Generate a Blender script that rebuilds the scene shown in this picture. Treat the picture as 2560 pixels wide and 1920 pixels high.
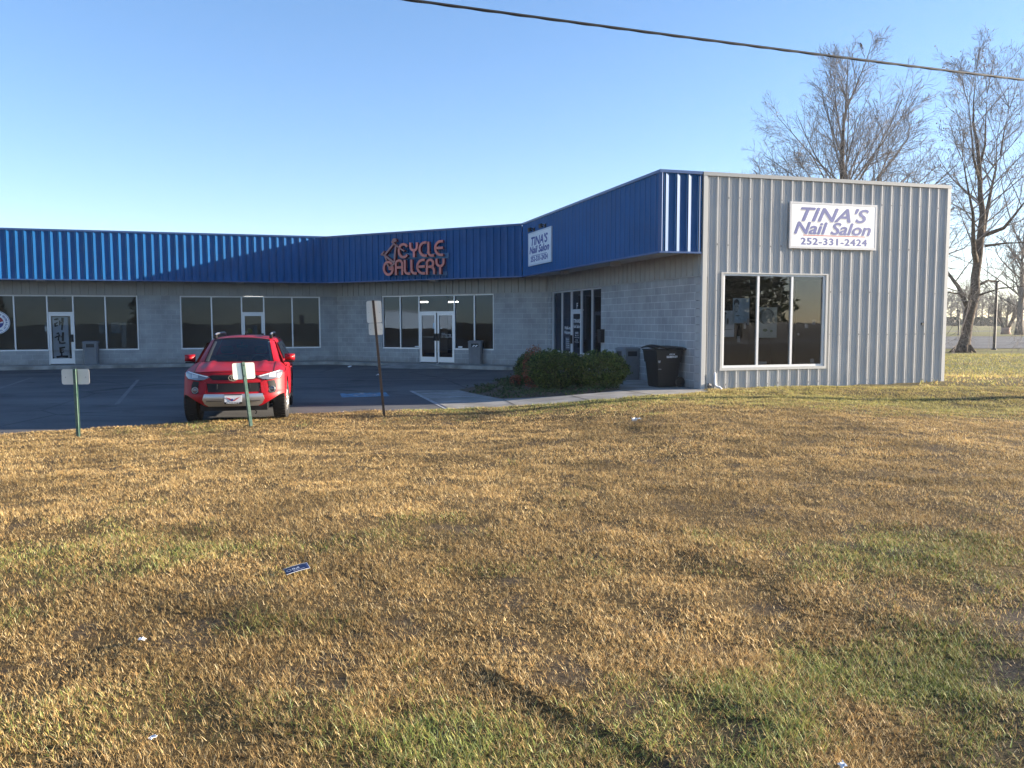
import bpy, bmesh, math, random
import numpy as np
from mathutils import Vector, Matrix
R = math.radians
random.seed(7); rng = np.random.default_rng(7)
for o in list(bpy.data.objects): bpy.data.objects.remove(o)
sc = bpy.context.scene
col = sc.collection

# ------------------------------------------------------------ camera, light, exposure
cam = bpy.data.cameras.new('camera'); camo = bpy.data.objects.new('camera', cam); col.objects.link(camo)
cam.sensor_width = 36; cam.lens = 28.69; cam.clip_start = .05; cam.clip_end = 5000
camo.matrix_world = Matrix.Translation((0, 0, 1.719)) @ Matrix.Rotation(R(90 - 4.388), 4, 'X') @ Matrix.Rotation(R(-.123), 4, 'Z')
sc.camera = camo
SUN_AZ, SUN_EL = 8.0, 12.0           # azimuth from +X towards +Y
w = bpy.data.worlds.new('World'); sc.world = w; w.use_nodes = True
nt = w.node_tree; bg = nt.nodes['Background']
sky = nt.nodes.new('ShaderNodeTexSky'); sky.sky_type = 'NISHITA'; sky.sun_disc = False
sky.sun_elevation = R(SUN_EL); sky.sun_rotation = R(90 - SUN_AZ)
sky.air_density = .8; sky.dust_density = .15; sky.ozone_density = 1.6
wb_ = nt.nodes.new('ShaderNodeMix'); wb_.data_type = 'RGBA'; wb_.blend_type = 'MULTIPLY'; wb_.inputs[0].default_value = 1; wb_.inputs[7].default_value = (.97, .93, 1.02, 1)
gm_ = nt.nodes.new('ShaderNodeGamma'); gm_.inputs[1].default_value = .80     # the camera's soft highlight roll-off
hs_ = nt.nodes.new('ShaderNodeHueSaturation'); hs_.inputs['Saturation'].default_value = 1.25
nt.links.new(sky.outputs[0], wb_.inputs[6]); nt.links.new(wb_.outputs[2], gm_.inputs[0]); nt.links.new(gm_.outputs[0], hs_.inputs['Color']); nt.links.new(hs_.outputs[0], bg.inputs[0]); bg.inputs[1].default_value = .098
sl = bpy.data.lights.new('sun', 'SUN'); sl.energy = 5.0; sl.angle = R(.53); sl.color = (1, .87, .70)
so = bpy.data.objects.new('sun', sl); col.objects.link(so)
sv = Vector((math.cos(R(SUN_EL)) * math.cos(R(SUN_AZ)), math.cos(R(SUN_EL)) * math.sin(R(SUN_AZ)), math.sin(R(SUN_EL))))
so.rotation_euler = sv.to_track_quat('Z', 'Y').to_euler(); so.location = sv * 60
vs = sc.view_settings; sc.display_settings.display_device = 'sRGB'
vs.view_transform = 'Standard'; vs.look = 'None'; vs.gamma = 1; vs.exposure = 2.05; vs.use_curve_mapping = False
sc.cycles.max_bounces = 6; sc.cycles.transparent_max_bounces = 12
sc.cycles.diffuse_bounces = 3; sc.cycles.glossy_bounces = 3

# ------------------------------------------------------------ helpers
def mat(name, c, rough=.6, metal=0, var=0, scale=4, bump=0, bscale=60, spec=.5, coat=0, c2=None, emit=0, detail=6):
    m = bpy.data.materials.new(name); m.use_nodes = True
    n = m.node_tree; b = n.nodes['Principled BSDF']; L = n.links.new
    b.inputs['Base Color'].default_value = (*c, 1); b.inputs['Roughness'].default_value = rough
    b.inputs['Metallic'].default_value = metal; b.inputs['Specular IOR Level'].default_value = spec
    if coat: b.inputs['Coat Weight'].default_value = coat; b.inputs['Coat Roughness'].default_value = .05
    if emit:
        b.inputs['Emission Color'].default_value = (*c, 1); b.inputs['Emission Strength'].default_value = emit
    tc = n.nodes.new('ShaderNodeTexCoord')
    if var or c2:
        t = n.nodes.new('ShaderNodeTexNoise'); t.inputs['Scale'].default_value = scale; t.inputs['Detail'].default_value = detail
        L(tc.outputs['Object'], t.inputs['Vector'])
        r = n.nodes.new('ShaderNodeValToRGB'); r.color_ramp.elements[0].position = .3; r.color_ramp.elements[1].position = .7
        a = tuple(x * (1 - var) for x in c) if not c2 else c
        d = tuple(min(1, x * (1 + var)) for x in c) if not c2 else c2
        r.color_ramp.elements[0].color = (*a, 1); r.color_ramp.elements[1].color = (*d, 1)
        L(t.outputs['Fac'], r.inputs['Fac']); L(r.outputs['Color'], b.inputs['Base Color'])
    if bump:
        t = n.nodes.new('ShaderNodeTexNoise'); t.inputs['Scale'].default_value = bscale; t.inputs['Detail'].default_value = 4
        L(tc.outputs['Object'], t.inputs['Vector'])
        k = n.nodes.new('ShaderNodeBump'); k.inputs['Strength'].default_value = bump; k.inputs['Distance'].default_value = .02
        L(t.outputs['Fac'], k.inputs['Height']); L(k.outputs['Normal'], b.inputs['Normal'])
    return m

class MB:
    def __init__(s): s.v = []; s.f = []; s.uv = {}; s.mi = {}
    def quad(s, *p, uv=None, mi=0):
        i = len(s.v); s.v += [tuple(q) for q in p]; s.f.append(tuple(range(i, i + len(p))))
        if uv: s.uv[len(s.f) - 1] = uv
        if mi: s.mi[len(s.f) - 1] = mi
        return s
    def box(s, x0, x1, y0, y1, z0, z1, mi=0):
        i = len(s.v)
        s.v += [(x, y, z) for z in (z0, z1) for y in (y0, y1) for x in (x0, x1)]
        for f in ((0, 2, 3, 1), (4, 5, 7, 6), (0, 1, 5, 4), (2, 6, 7, 3), (0, 4, 6, 2), (1, 3, 7, 5)):
            s.f.append(tuple(i + k for k in f))
            if mi: s.mi[len(s.f) - 1] = mi
        return s
    def prism(s, poly, y0, y1, mi=0):                 # polygon in (x,z), extruded along y
        n = len(poly); i = len(s.v)
        s.v += [(x, y0, z) for x, z in poly] + [(x, y1, z) for x, z in poly]
        k0 = len(s.f)
        s.f.append(tuple(range(i, i + n))); s.f.append(tuple(range(i + 2 * n - 1, i + n - 1, -1)))
        for k in range(n):
            l = (k + 1) % n; s.f.append((i + l, i + k, i + n + k, i + n + l))
        if mi:
            for k in range(k0, len(s.f)): s.mi[k] = mi
        return s
    def tube(s, pts, rad, n=6, cap=True):
        pts = [Vector(p) for p in pts]; m = len(pts)
        if not hasattr(rad, '__len__'): rad = [rad] * m
        i0 = len(s.v); up = None
        for k, p in enumerate(pts):
            t = (pts[min(k + 1, m - 1)] - pts[max(k - 1, 0)])
            t = t.normalized() if t.length > 1e-9 else Vector((0, 0, 1))
            if up is None:
                up = t.orthogonal().normalized()
            up = (up - t * up.dot(t)); up = up.normalized() if up.length > 1e-6 else t.orthogonal().normalized()
            b = t.cross(up)
            for j in range(n):
                a = 2 * math.pi * j / n
                s.v.append(tuple(p + (up * math.cos(a) + b * math.sin(a)) * rad[k]))
        for k in range(m - 1):
            for j in range(n):
                l = (j + 1) % n
                s.f.append((i0 + k * n + j, i0 + k * n + l, i0 + (k + 1) * n + l, i0 + (k + 1) * n + j))
        if cap:
            s.f.append(tuple(i0 + j for j in range(n - 1, -1, -1))); s.f.append(tuple(i0 + (m - 1) * n + j for j in range(n)))
        return s
    def lathe(s, prof, n=24, axis='z', c=(0, 0, 0)):
        i0 = len(s.v)
        for r, h in prof:
            for j in range(n):
                a = 2 * math.pi * j / n; x, y = r * math.cos(a), r * math.sin(a)
                p = {'z': (x, y, h), 'x': (h, x, y), 'y': (x, h, y)}[axis]
                s.v.append((p[0] + c[0], p[1] + c[1], p[2] + c[2]))
        for k in range(len(prof) - 1):
            for j in range(n):
                l = (j + 1) % n
                s.f.append((i0 + k * n + j, i0 + k * n + l, i0 + (k + 1) * n + l, i0 + (k + 1) * n + j))
        return s
    def stroke(s, pts, wd, y0, y1, mi=0):             # a ribbon in the (x,z) plane with thickness along y
        m = len(pts)
        if not hasattr(wd, '__len__'): wd = [wd] * m
        Lf, Rt = [], []
        for k in range(m):
            a = Vector(pts[max(k - 1, 0)]); b = Vector(pts[min(k + 1, m - 1)]); t = (b - a)
            t = t.normalized() if t.length > 1e-9 else Vector((1, 0))
            nrm = Vector((-t.y, t.x)); h = wd[k] / 2
            if 0 < k < m - 1:
                t0 = (Vector(pts[k]) - a).normalized(); cs = max(.5, nrm.dot(Vector((-t0.y, t0.x)))); h /= cs
            p = Vector(pts[k]); Lf.append(p + nrm * h); Rt.append(p - nrm * h)
        for k in range(m - 1):
            s.prism([tuple(Rt[k]), tuple(Rt[k + 1]), tuple(Lf[k + 1]), tuple(Lf[k])], y0, y1, mi)
        return s
    def grid(s, P, mi=0, keep=None, flip=False):      # P[i][j] points
        i0 = len(s.v); a = len(P); b = len(P[0])
        for r in P: s.v += [tuple(q) for q in r]
        for i in range(a - 1):
            for j in range(b - 1):
                if keep and not keep(i, j): continue
                f = (i0 + i * b + j, i0 + i * b + j + 1, i0 + (i + 1) * b + j + 1, i0 + (i + 1) * b + j)
                s.f.append(f[::-1] if flip else f)
                if mi: s.mi[len(s.f) - 1] = mi
        return s
    def add(s, me, M=Matrix()):                        # append a mesh datablock
        i = len(s.v); s.v += [tuple(M @ v.co) for v in me.vertices]
        s.f += [tuple(i + k for k in p.vertices) for p in me.polygons]
        return s

def build(name, mb, mats, parent=None, loc=(0, 0, 0), rot=0, smooth=False, bevel=0, **props):
    me = bpy.data.meshes.new(name); me.from_pydata(mb.v, [], mb.f)
    for m in (mats if isinstance(mats, (list, tuple)) else [mats]): me.materials.append(m)
    if mb.uv:
        ul = me.uv_layers.new(name='UVMap')
        for k, u in mb.uv.items():
            for li, q in zip(me.polygons[k].loop_indices, u): ul.data[li].uv = q
    for k, i in mb.mi.items(): me.polygons[k].material_index = i
    if smooth: me.shade_smooth()
    me.update()
    o = bpy.data.objects.new(name, me); col.objects.link(o)
    o.location = loc; o.rotation_euler = rot if hasattr(rot, '__len__') else (0, 0, rot)
    if parent: o.parent = parent
    if bevel:
        b = o.modifiers.new('bevel', 'BEVEL'); b.width = bevel; b.segments = 2; b.limit_method = 'ANGLE'; b.angle_limit = R(40)
    for k, v in props.items(): o[k] = v
    return o

def thing(name, label, cat, loc=(0, 0, 0), rot=0, group=None):
    o = bpy.data.objects.new(name, None); col.objects.link(o); o.empty_display_size = .2
    o.location = loc; o.rotation_euler = rot if hasattr(rot, '__len__') else (0, 0, rot)
    o['label'] = label; o['category'] = cat
    if group: o['group'] = group
    return o

def tag(o, label, cat, group=None):
    o['label'] = label; o['category'] = cat
    if group: o['group'] = group
    return o

def copy_tree(o, parent=None):
    c = o.copy(); col.objects.link(c); c.parent = parent
    for ch in list(o.children): copy_tree(ch, c)
    return c

def text_mb(mb, txt, x0, x1, z0, z1, y, shear=0, bold=.012, depth=.003, mi=0, spacing=1.0, fat=0):
    if fat:
        for q, (a, b) in enumerate(((-1, 0), (1, 0), (0, -.6), (0, .6), (0, 0))): text_mb(mb, txt, x0 + a * fat, x1 + a * fat, z0 + b * fat, z1 + b * fat, y - .00012 * q, shear, 0, depth, mi, spacing)
        return
    text_one(mb, txt, x0, x1, z0, z1, y, shear, bold, depth, mi, spacing)
def text_one(mb, txt, x0, x1, z0, z1, y, shear, bold, depth, mi, spacing):
    """lettering fitted into a box of the local (x,z) plane, its face towards -y"""
    cu = bpy.data.curves.new('lettering', 'FONT'); cu.body = txt; cu.size = 1; cu.shear = shear; cu.offset = bold
    cu.resolution_u = 3; cu.space_character = spacing
    ob = bpy.data.objects.new('lettering', cu); col.objects.link(ob)
    dg = bpy.context.evaluated_depsgraph_get(); me = bpy.data.meshes.new_from_object(ob.evaluated_get(dg))
    bpy.data.objects.remove(ob); bpy.data.curves.remove(cu)
    X = [v.co.x for v in me.vertices]; Y = [v.co.y for v in me.vertices]
    a, b, c, d = min(X), max(X), min(Y), max(Y)
    i = len(mb.v)
    for v in me.vertices:
        mb.v.append((x0 + (v.co.x - a) / (b - a) * (x1 - x0), y - depth, z0 + (v.co.y - c) / (d - c) * (z1 - z0)))
    for p in me.polygons:
        mb.f.append(tuple(i + k for k in p.vertices))
        if mi: mb.mi[len(mb.f) - 1] = mi
    bpy.data.meshes.remove(me)

def arc(cx, cz, rx, rz, a0, a1, n=12):
    return [(cx + rx * math.cos(R(a0 + (a1 - a0) * k / n)), cz + rz * math.sin(R(a0 + (a1 - a0) * k / n))) for k in range(n + 1)]

_nz = {}
def vnoise(x, y, s, seed=0):
    if seed not in _nz: _nz[seed] = np.random.default_rng(100 + seed).random((256, 256))
    T = _nz[seed]; x = np.asarray(x) / s + 1000; y = np.asarray(y) / s + 1000
    i = np.floor(x).astype(int); j = np.floor(y).astype(int); u = x - i; v = y - j
    u = u * u * (3 - 2 * u); v = v * v * (3 - 2 * v)
    g = lambda a, b: T[a % 256, b % 256]
    return (g(i, j) * (1 - u) + g(i + 1, j) * u) * (1 - v) + (g(i, j + 1) * (1 - u) + g(i + 1, j + 1) * u) * v
def fbm(x, y, s, seed=0, o=3):
    r = 0; a = 1; t = 0
    for k in range(o): r = r + a * vnoise(x, y, s / 2 ** k, seed + k); t += a; a *= .55
    return r / t
def ss(a, b, x):
    t = np.clip((np.asarray(x, float) - a) / (b - a), 0, 1); return t * t * (3 - 2 * t)

# ------------------------------------------------------------ plan of the place (metres; camera over the origin, floor of the shops z = 0)
TH = R(16.509)
def dirv(a): return Vector((math.cos(a), math.sin(a)))
A0, A1, A2 = TH, TH - R(45), TH - R(90)
C1 = Vector((-7.927, 35.39)); C2 = C1 + 9.488 * dirv(A1); P3 = C2 + 11.279 * dirv(A2)
P4 = P3 + 1.164 * dirv(A0); P5 = P4 + 7.43 * dirv(A0)
W1 = Vector((-7.80, 36.64)); W2 = Vector((1.39, 31.66))
ZT, ZB, ZK = 5.30, 3.42, 2.83
LW = 30.0                                             # how far the left wing runs out of the picture

def Glot(x, y):
    lz = -.12 - .17 * np.clip((34 - np.asarray(y, float)) / 18, 0, 1)
    return lz * (1 - ss(-1.5, 3.5, x))
LOT_EDGE = [(-60, 4), (-30, 6.5), (-14, 12.3), (-9.19, 14.53), (-8.0, 15.0), (-6.6, 15.9), (-4.68, 17.35), (-2.83, 17.9), (-1.7, 18.12), (-1.40, 18.33)]
PATH_EDGE = [(-.73, 18.42), (.18, 18.28), (1.07, 18.12), (1.96, 18.13), (2.9, 18.43), (3.93, 19.0), (4.81, 19.74), (4.78, 20.36)]
PAVED = LOT_EDGE + PATH_EDGE + [tuple(P5), tuple(P5 + 30 * dirv(TH + R(90))), (-60, 45)]
def inpoly(x, y, poly):
    x = np.asarray(x, float); y = np.asarray(y, float); r = np.zeros(x.shape, bool)
    for (ax, ay), (bx, by) in zip(poly, poly[1:] + poly[:1]):
        c = (ay > y) != (by > y)
        r ^= c & (x < (bx - ax) * (y - ay) / ((by - ay) if by != ay else 1e-9) + ax)
    return r
RUT = np.array([(-.46, 4.06), (-.28, 3.95), (-.12, 3.80), (.03, 3.60), (.17, 3.44), (.30, 3.30), (.42, 3.17), (.52, 3.04), (.66, 2.88), (.86, 2.62)])
def Hlawn(x, y):
    x = np.asarray(x, float); y = np.asarray(y, float)
    h = (Glot(x, y) + .03) * ss(6, 15, y)
    h = h - .20 * ss(5, 10, x) * ss(6, 14, y) * (1 - ss(17.5, 20.5, y))
    h = h - .4 * ss(24, 60, y) * ss(5, 12, x) - .25 * ss(23, 30, y) * ss(12, 15, x) * (1 - ss(33, 45, y))
    near = 1 - ss(22, 40, y)
    h = h + near * (.05 * (fbm(x, y, 1.6, 3) - .5) + .035 * (vnoise(x, y, .38, 9) - .5))
    dmin = np.full(x.shape, 9.); side = np.zeros(x.shape); tt = np.zeros(x.shape)
    for k in range(len(RUT) - 1):
        a, b = RUT[k], RUT[k + 1]; e = b - a; t = np.clip(((x - a[0]) * e[0] + (y - a[1]) * e[1]) / (e @ e), 0, 1)
        d = np.hypot(x - a[0] - t * e[0], y - a[1] - t * e[1]); cr = e[0] * (y - a[1]) - e[1] * (x - a[0])
        q = d < dmin; dmin = np.where(q, d, dmin); side = np.where(q, np.sign(cr), side); tt = np.where(q, (k + t) / (len(RUT) - 1), tt)
    sd = dmin * side
    amp = ss(0, .3, tt)
    h = h + amp * .023 * (ss(-.012, .022, sd - .05) - .5) * (1 - ss(.2, .75, dmin))
    h = h - .035 * np.exp(-(((x + .52) / .12) ** 2 + ((y - 3.5) / .1) ** 2))
    return h

# ------------------------------------------------------------ materials
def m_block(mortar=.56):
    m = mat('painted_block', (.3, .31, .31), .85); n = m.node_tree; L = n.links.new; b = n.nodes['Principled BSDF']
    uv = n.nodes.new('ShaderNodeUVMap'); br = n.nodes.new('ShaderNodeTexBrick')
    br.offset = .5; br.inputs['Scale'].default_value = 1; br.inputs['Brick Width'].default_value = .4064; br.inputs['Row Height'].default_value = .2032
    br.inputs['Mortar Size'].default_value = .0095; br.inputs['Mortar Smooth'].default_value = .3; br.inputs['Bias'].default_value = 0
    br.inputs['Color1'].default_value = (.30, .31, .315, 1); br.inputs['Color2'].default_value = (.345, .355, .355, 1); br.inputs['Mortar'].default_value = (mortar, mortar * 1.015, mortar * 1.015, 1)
    L(uv.outputs[0], br.inputs['Vector'])
    no = n.nodes.new('ShaderNodeTexNoise'); no.inputs['Scale'].default_value = 1.6; no.inputs['Detail'].default_value = 8; L(uv.outputs[0], no.inputs['Vector'])
    mr = n.nodes.new('ShaderNodeMapRange'); mr.inputs[1].default_value = .3; mr.inputs[2].default_value = .7; mr.inputs[3].default_value = .8; mr.inputs[4].default_value = 1.12
    L(no.outputs['Fac'], mr.inputs[0])
    mx = n.nodes.new('ShaderNodeMix'); mx.data_type = 'RGBA'; mx.blend_type = 'MULTIPLY'; mx.inputs[0].default_value = 1
    L(br.outputs['Color'], mx.inputs[6]); L(mr.outputs[0], mx.inputs[7])
    # splash-back dirt along the foot of the wall
    sx = n.nodes.new('ShaderNodeSeparateXYZ'); L(uv.outputs[0], sx.inputs[0])
    n2 = n.nodes.new('ShaderNodeTexNoise'); n2.inputs['Scale'].default_value = 5; L(uv.outputs[0], n2.inputs['Vector'])
    ad = n.nodes.new('ShaderNodeMath'); ad.operation = 'MULTIPLY_ADD'; ad.inputs[1].default_value = .5; L(n2.outputs['Fac'], ad.inputs[0])
    ng = n.nodes.new('ShaderNodeMath'); ng.operation = 'MULTIPLY'; ng.inputs[1].default_value = -1; L(sx.outputs[1], ng.inputs[0]); L(ng.outputs[0], ad.inputs[2])
    m2 = n.nodes.new('ShaderNodeMapRange'); m2.inputs[1].default_value = 0; m2.inputs[2].default_value = .3; m2.inputs[3].default_value = 0; m2.inputs[4].default_value = .45
    L(ad.outputs[0], m2.inputs[0])
    x2 = n.nodes.new('ShaderNodeMix'); x2.data_type = 'RGBA'; L(m2.outputs[0], x2.inputs[0]); L(mx.outputs[2], x2.inputs[6]); x2.inputs[7].default_value = (.16, .155, .13, 1)
    L(x2.outputs[2], b.inputs['Base Color'])
    n3 = n.nodes.new('ShaderNodeTexNoise'); n3.inputs['Scale'].default_value = 45; n3.inputs['Detail'].default_value = 5; L(uv.outputs[0], n3.inputs['Vector'])
    sm = n.nodes.new('ShaderNodeMath'); sm.operation = 'MULTIPLY_ADD'; sm.inputs[1].default_value = -1.4; L(br.outputs['Fac'], sm.inputs[0]); L(n3.outputs['Fac'], sm.inputs[2])
    bp = n.nodes.new('ShaderNodeBump'); bp.inputs['Strength'].default_value = .5; bp.inputs['Distance'].default_value = .006
    L(sm.outputs[0], bp.inputs['Height']); L(bp.outputs['Normal'], b.inputs['Normal'])
    return m
def m_glass(name, tint, boost=.0, k=1.0, refl=(.95, .97, 1, 1)):
    m = bpy.data.materials.new(name); m.use_nodes = True; n = m.node_tree; n.nodes.clear(); L = n.links.new
    out = n.nodes.new('ShaderNodeOutputMaterial'); mx = n.nodes.new('ShaderNodeMixShader'); t = n.nodes.new('ShaderNodeBsdfTransparent')
    g = n.nodes.new('ShaderNodeBsdfGlossy'); f = n.nodes.new('ShaderNodeFresnel'); f.inputs[0].default_value = 1.5
    a = n.nodes.new('ShaderNodeMath'); a.operation = 'MULTIPLY_ADD'; a.inputs[1].default_value = k; a.inputs[2].default_value = boost
    t.inputs[0].default_value = (*tint, 1); g.inputs['Roughness'].default_value = .0; g.inputs[0].default_value = refl
    no = n.nodes.new('ShaderNodeTexNoise'); no.inputs['Scale'].default_value = 1.1; tc = n.nodes.new('ShaderNodeTexCoord')
    bp = n.nodes.new('ShaderNodeBump'); bp.inputs['Strength'].default_value = .06; bp.inputs['Distance'].default_value = .02
    L(tc.outputs['Object'], no.inputs['Vector']); L(no.outputs['Fac'], bp.inputs['Height']); L(bp.outputs['Normal'], g.inputs['Normal'])
    L(f.outputs[0], a.inputs[0]); L(a.outputs[0], mx.inputs[0]); L(t.outputs[0], mx.inputs[1]); L(g.outputs[0], mx.inputs[2]); L(mx.outputs[0], out.inputs[0])
    return m
def m_asphalt():
    m = mat('asphalt', (.06, .06, .062), .8, spec=.35); n = m.node_tree; L = n.links.new; b = n.nodes['Principled BSDF']
    tc = n.nodes.new('ShaderNodeTexCoord')
    a = n.nodes.new('ShaderNodeTexNoise'); a.inputs['Scale'].default_value = .35; a.inputs['Detail'].default_value = 8; a.inputs['Roughness'].default_value = .65
    mp = n.nodes.new('ShaderNodeMapping'); mp.inputs['Scale'].default_value = (.6, 1.6, 1); mp.inputs['Rotation'].default_value = (0, 0, -TH)
    L(tc.outputs['Object'], mp.inputs[0]); L(mp.outputs[0], a.inputs['Vector'])
    c = n.nodes.new('ShaderNodeTexNoise'); c.inputs['Scale'].default_value = 60; c.inputs['Detail'].default_value = 3; L(tc.outputs['Object'], c.inputs['Vector'])
    r1 = n.nodes.new('ShaderNodeValToRGB'); r1.color_ramp.elements[0].position = .3; r1.color_ramp.elements[1].position = .72
    r1.color_ramp.elements[0].color = (.042, .043, .047, 1); r1.color_ramp.elements[1].color = (.135, .134, .134, 1); L(a.outputs['Fac'], r1.inputs[0])
    r2 = n.nodes.new('ShaderNodeMapRange'); r2.inputs[1].default_value = .3; r2.inputs[2].default_value = .75; r2.inputs[3].default_value = .65; r2.inputs[4].default_value = 1.5; L(c.outputs['Fac'], r2.inputs[0])
    mx = n.nodes.new('ShaderNodeMix'); mx.data_type = 'RGBA'; mx.blend_type = 'MULTIPLY'; mx.inputs[0].default_value = 1
    L(r1.outputs[0], mx.inputs[6]); L(r2.outputs[0], mx.inputs[7]); vo = n.nodes.new('ShaderNodeTexVoronoi'); vo.feature = 'DISTANCE_TO_EDGE'; vo.inputs['Scale'].default_value = .16; wp = n.nodes.new('ShaderNodeMix'); wp.data_type = 'VECTOR'; wp.inputs[0].default_value = .06
    L(tc.outputs['Object'], wp.inputs[4]); L(a.outputs['Color'], wp.inputs[5]); L(wp.outputs[1], vo.inputs['Vector'])
    cr = n.nodes.new('ShaderNodeMapRange'); cr.inputs[1].default_value = .0; cr.inputs[2].default_value = .006; cr.inputs[3].default_value = .45; cr.inputs[4].default_value = 1; L(vo.outputs['Distance'], cr.inputs[0])
    st = n.nodes.new('ShaderNodeTexNoise'); st.inputs['Scale'].default_value = .9; st.inputs['Detail'].default_value = 4; L(tc.outputs['Object'], st.inputs['Vector'])
    sr = n.nodes.new('ShaderNodeMapRange'); sr.inputs[1].default_value = .60; sr.inputs[2].default_value = .70; sr.inputs[3].default_value = 1; sr.inputs[4].default_value = .6; L(st.outputs['Fac'], sr.inputs[0])
    m3 = n.nodes.new('ShaderNodeMath'); m3.operation = 'MULTIPLY'; L(cr.outputs[0], m3.inputs[0]); L(sr.outputs[0], m3.inputs[1])
    m4 = n.nodes.new('ShaderNodeMix'); m4.data_type = 'RGBA'; m4.blend_type = 'MULTIPLY'; m4.inputs[0].default_value = 1; L(mx.outputs[2], m4.inputs[6]); L(m3.outputs[0], m4.inputs[7]); L(m4.outputs[2], b.inputs['Base Color'])
    bp = n.nodes.new('ShaderNodeBump'); bp.inputs['Strength'].default_value = .5; bp.inputs['Distance'].default_value = .008; L(c.outputs['Fac'], bp.inputs['Height']); L(bp.outputs['Normal'], b.inputs['Normal'])
    return m
def m_ground():
    m = mat('soil_and_thatch', (.1, .07, .04), .95, spec=.15); n = m.node_tree; L = n.links.new; b = n.nodes['Principled BSDF']
    at = n.nodes.new('ShaderNodeAttribute'); at.attribute_name = 'Col'
    tc = n.nodes.new('ShaderNodeTexCoord'); a = n.nodes.new('ShaderNodeTexNoise'); a.inputs['Scale'].default_value = 22; a.inputs['Detail'].default_value = 6; a.inputs['Roughness'].default_value = .7
    L(tc.outputs['Object'], a.inputs['Vector'])
    r2 = n.nodes.new('ShaderNodeMapRange'); r2.inputs[1].default_value = .3; r2.inputs[2].default_value = .7; r2.inputs[3].default_value = .45; r2.inputs[4].default_value = 1.5; L(a.outputs['Fac'], r2.inputs[0])
    mx = n.nodes.new('ShaderNodeMix'); mx.data_type = 'RGBA'; mx.blend_type = 'MULTIPLY'; mx.inputs[0].default_value = 1
    L(at.outputs['Color'], mx.inputs[6]); L(r2.outputs[0], mx.inputs[7]); L(mx.outputs[2], b.inputs['Base Color'])
    bp = n.nodes.new('ShaderNodeBump'); bp.inputs['Strength'].default_value = .9; bp.inputs['Distance'].default_value = .03; L(a.outputs['Fac'], bp.inputs['Height']); L(bp.outputs['Normal'], b.inputs['Normal'])
    return m
def m_leaf(name, attr='Col', trans=.3, rough=.55, spec=.3):
    m = bpy.data.materials.new(name); m.use_nodes = True; n = m.node_tree; L = n.links.new; b = n.nodes['Principled BSDF']; out = n.nodes['Material Output']
    at = n.nodes.new('ShaderNodeAttribute'); at.attribute_name = attr
    b.inputs['Roughness'].default_value = rough; b.inputs['Specular IOR Level'].default_value = spec; L(at.outputs['Color'], b.inputs['Base Color'])
    t = n.nodes.new('ShaderNodeBsdfTranslucent'); L(at.outputs['Color'], t.inputs[0])
    mx = n.nodes.new('ShaderNodeMixShader'); mx.inputs[0].default_value = trans; L(b.outputs[0], mx.inputs[1]); L(t.outputs[0], mx.inputs[2]); L(mx.outputs[0], out.inputs[0])
    return m
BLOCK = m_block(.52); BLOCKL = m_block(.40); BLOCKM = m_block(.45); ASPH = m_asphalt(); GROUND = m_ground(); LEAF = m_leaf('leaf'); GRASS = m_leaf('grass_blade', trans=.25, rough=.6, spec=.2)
GLASS = m_glass('tinted_window_glass', (.60, .62, .63), .0, 1.0, (.46, .66, 1, 1)); CARGLASS = m_glass('car_glass', (.7, .75, .75), .02, .9)
BLUE = mat('blue_panel_paint', (.006, .086, .25), .5, var=.12, scale=.9, spec=.2)
BLUETRIM = mat('blue_trim', (.03, .08, .22), .4)
GRAY = mat('grey_panel_paint', (.48, .475, .46), .5, var=.1, scale=.8)
TRIM = mat('pale_trim', (.47, .47, .455), .45)
STRIP = mat('grey_soffit_siding', (.33, .33, .31), .55, var=.08, scale=2)
SOFFIT = mat('pale_soffit', (.50, .50, .49), .6)
ALU = mat('white_aluminium', (.70, .71, .72), .38, metal=.25)
CONC = mat('concrete', (.20, .19, .172), .9, c2=(.34, .325, .30), scale=1.8, bump=.25, bscale=40, spec=.2)
KERB = mat('stained_concrete', (.17, .165, .15), .9, c2=(.37, .36, .33), scale=2.2, bump=.3, bscale=30, spec=.2)
PAINT = mat('worn_white_paint', (.16, .16, .16), .8, c2=(.52, .52, .52), scale=9)
BLUEPAINT = mat('worn_blue_paint', (.09, .10, .11), .8, c2=(.12, .32, .50), scale=7)
BLACK = mat('black_plastic', (.012, .012, .013), .45, bump=.05)
DARK = mat('dark_interior', (.02, .02, .021), .9)
CEIL = mat('interior_ceiling', (.09, .09, .09), .9)
WHITE = mat('white_sign_face', (.78, .79, .80), .45, var=.05, scale=3)
INK = mat('sign_blue_ink', (.035, .05, .25), .5); INK2 = mat('faded_sign_ink', (.10, .12, .32), .5, var=.12, scale=8); SHADOWINK = mat('sign_drop_shadow_ink', (.50, .50, .50), .6)
REDLINE = mat('sign_red_line', (.55, .14, .13), .5)
VINYL = mat('white_vinyl_lettering', (.75, .76, .78), .5)
BARK = mat('grey_brown_bark', (.045, .036, .029), .95, c2=(.14, .115, .095), scale=7, bump=.8, bscale=25, spec=.1)
TWIG = mat('twig_bark', (.23, .20, .18), .9, var=.3, scale=.5, spec=.1)

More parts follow.
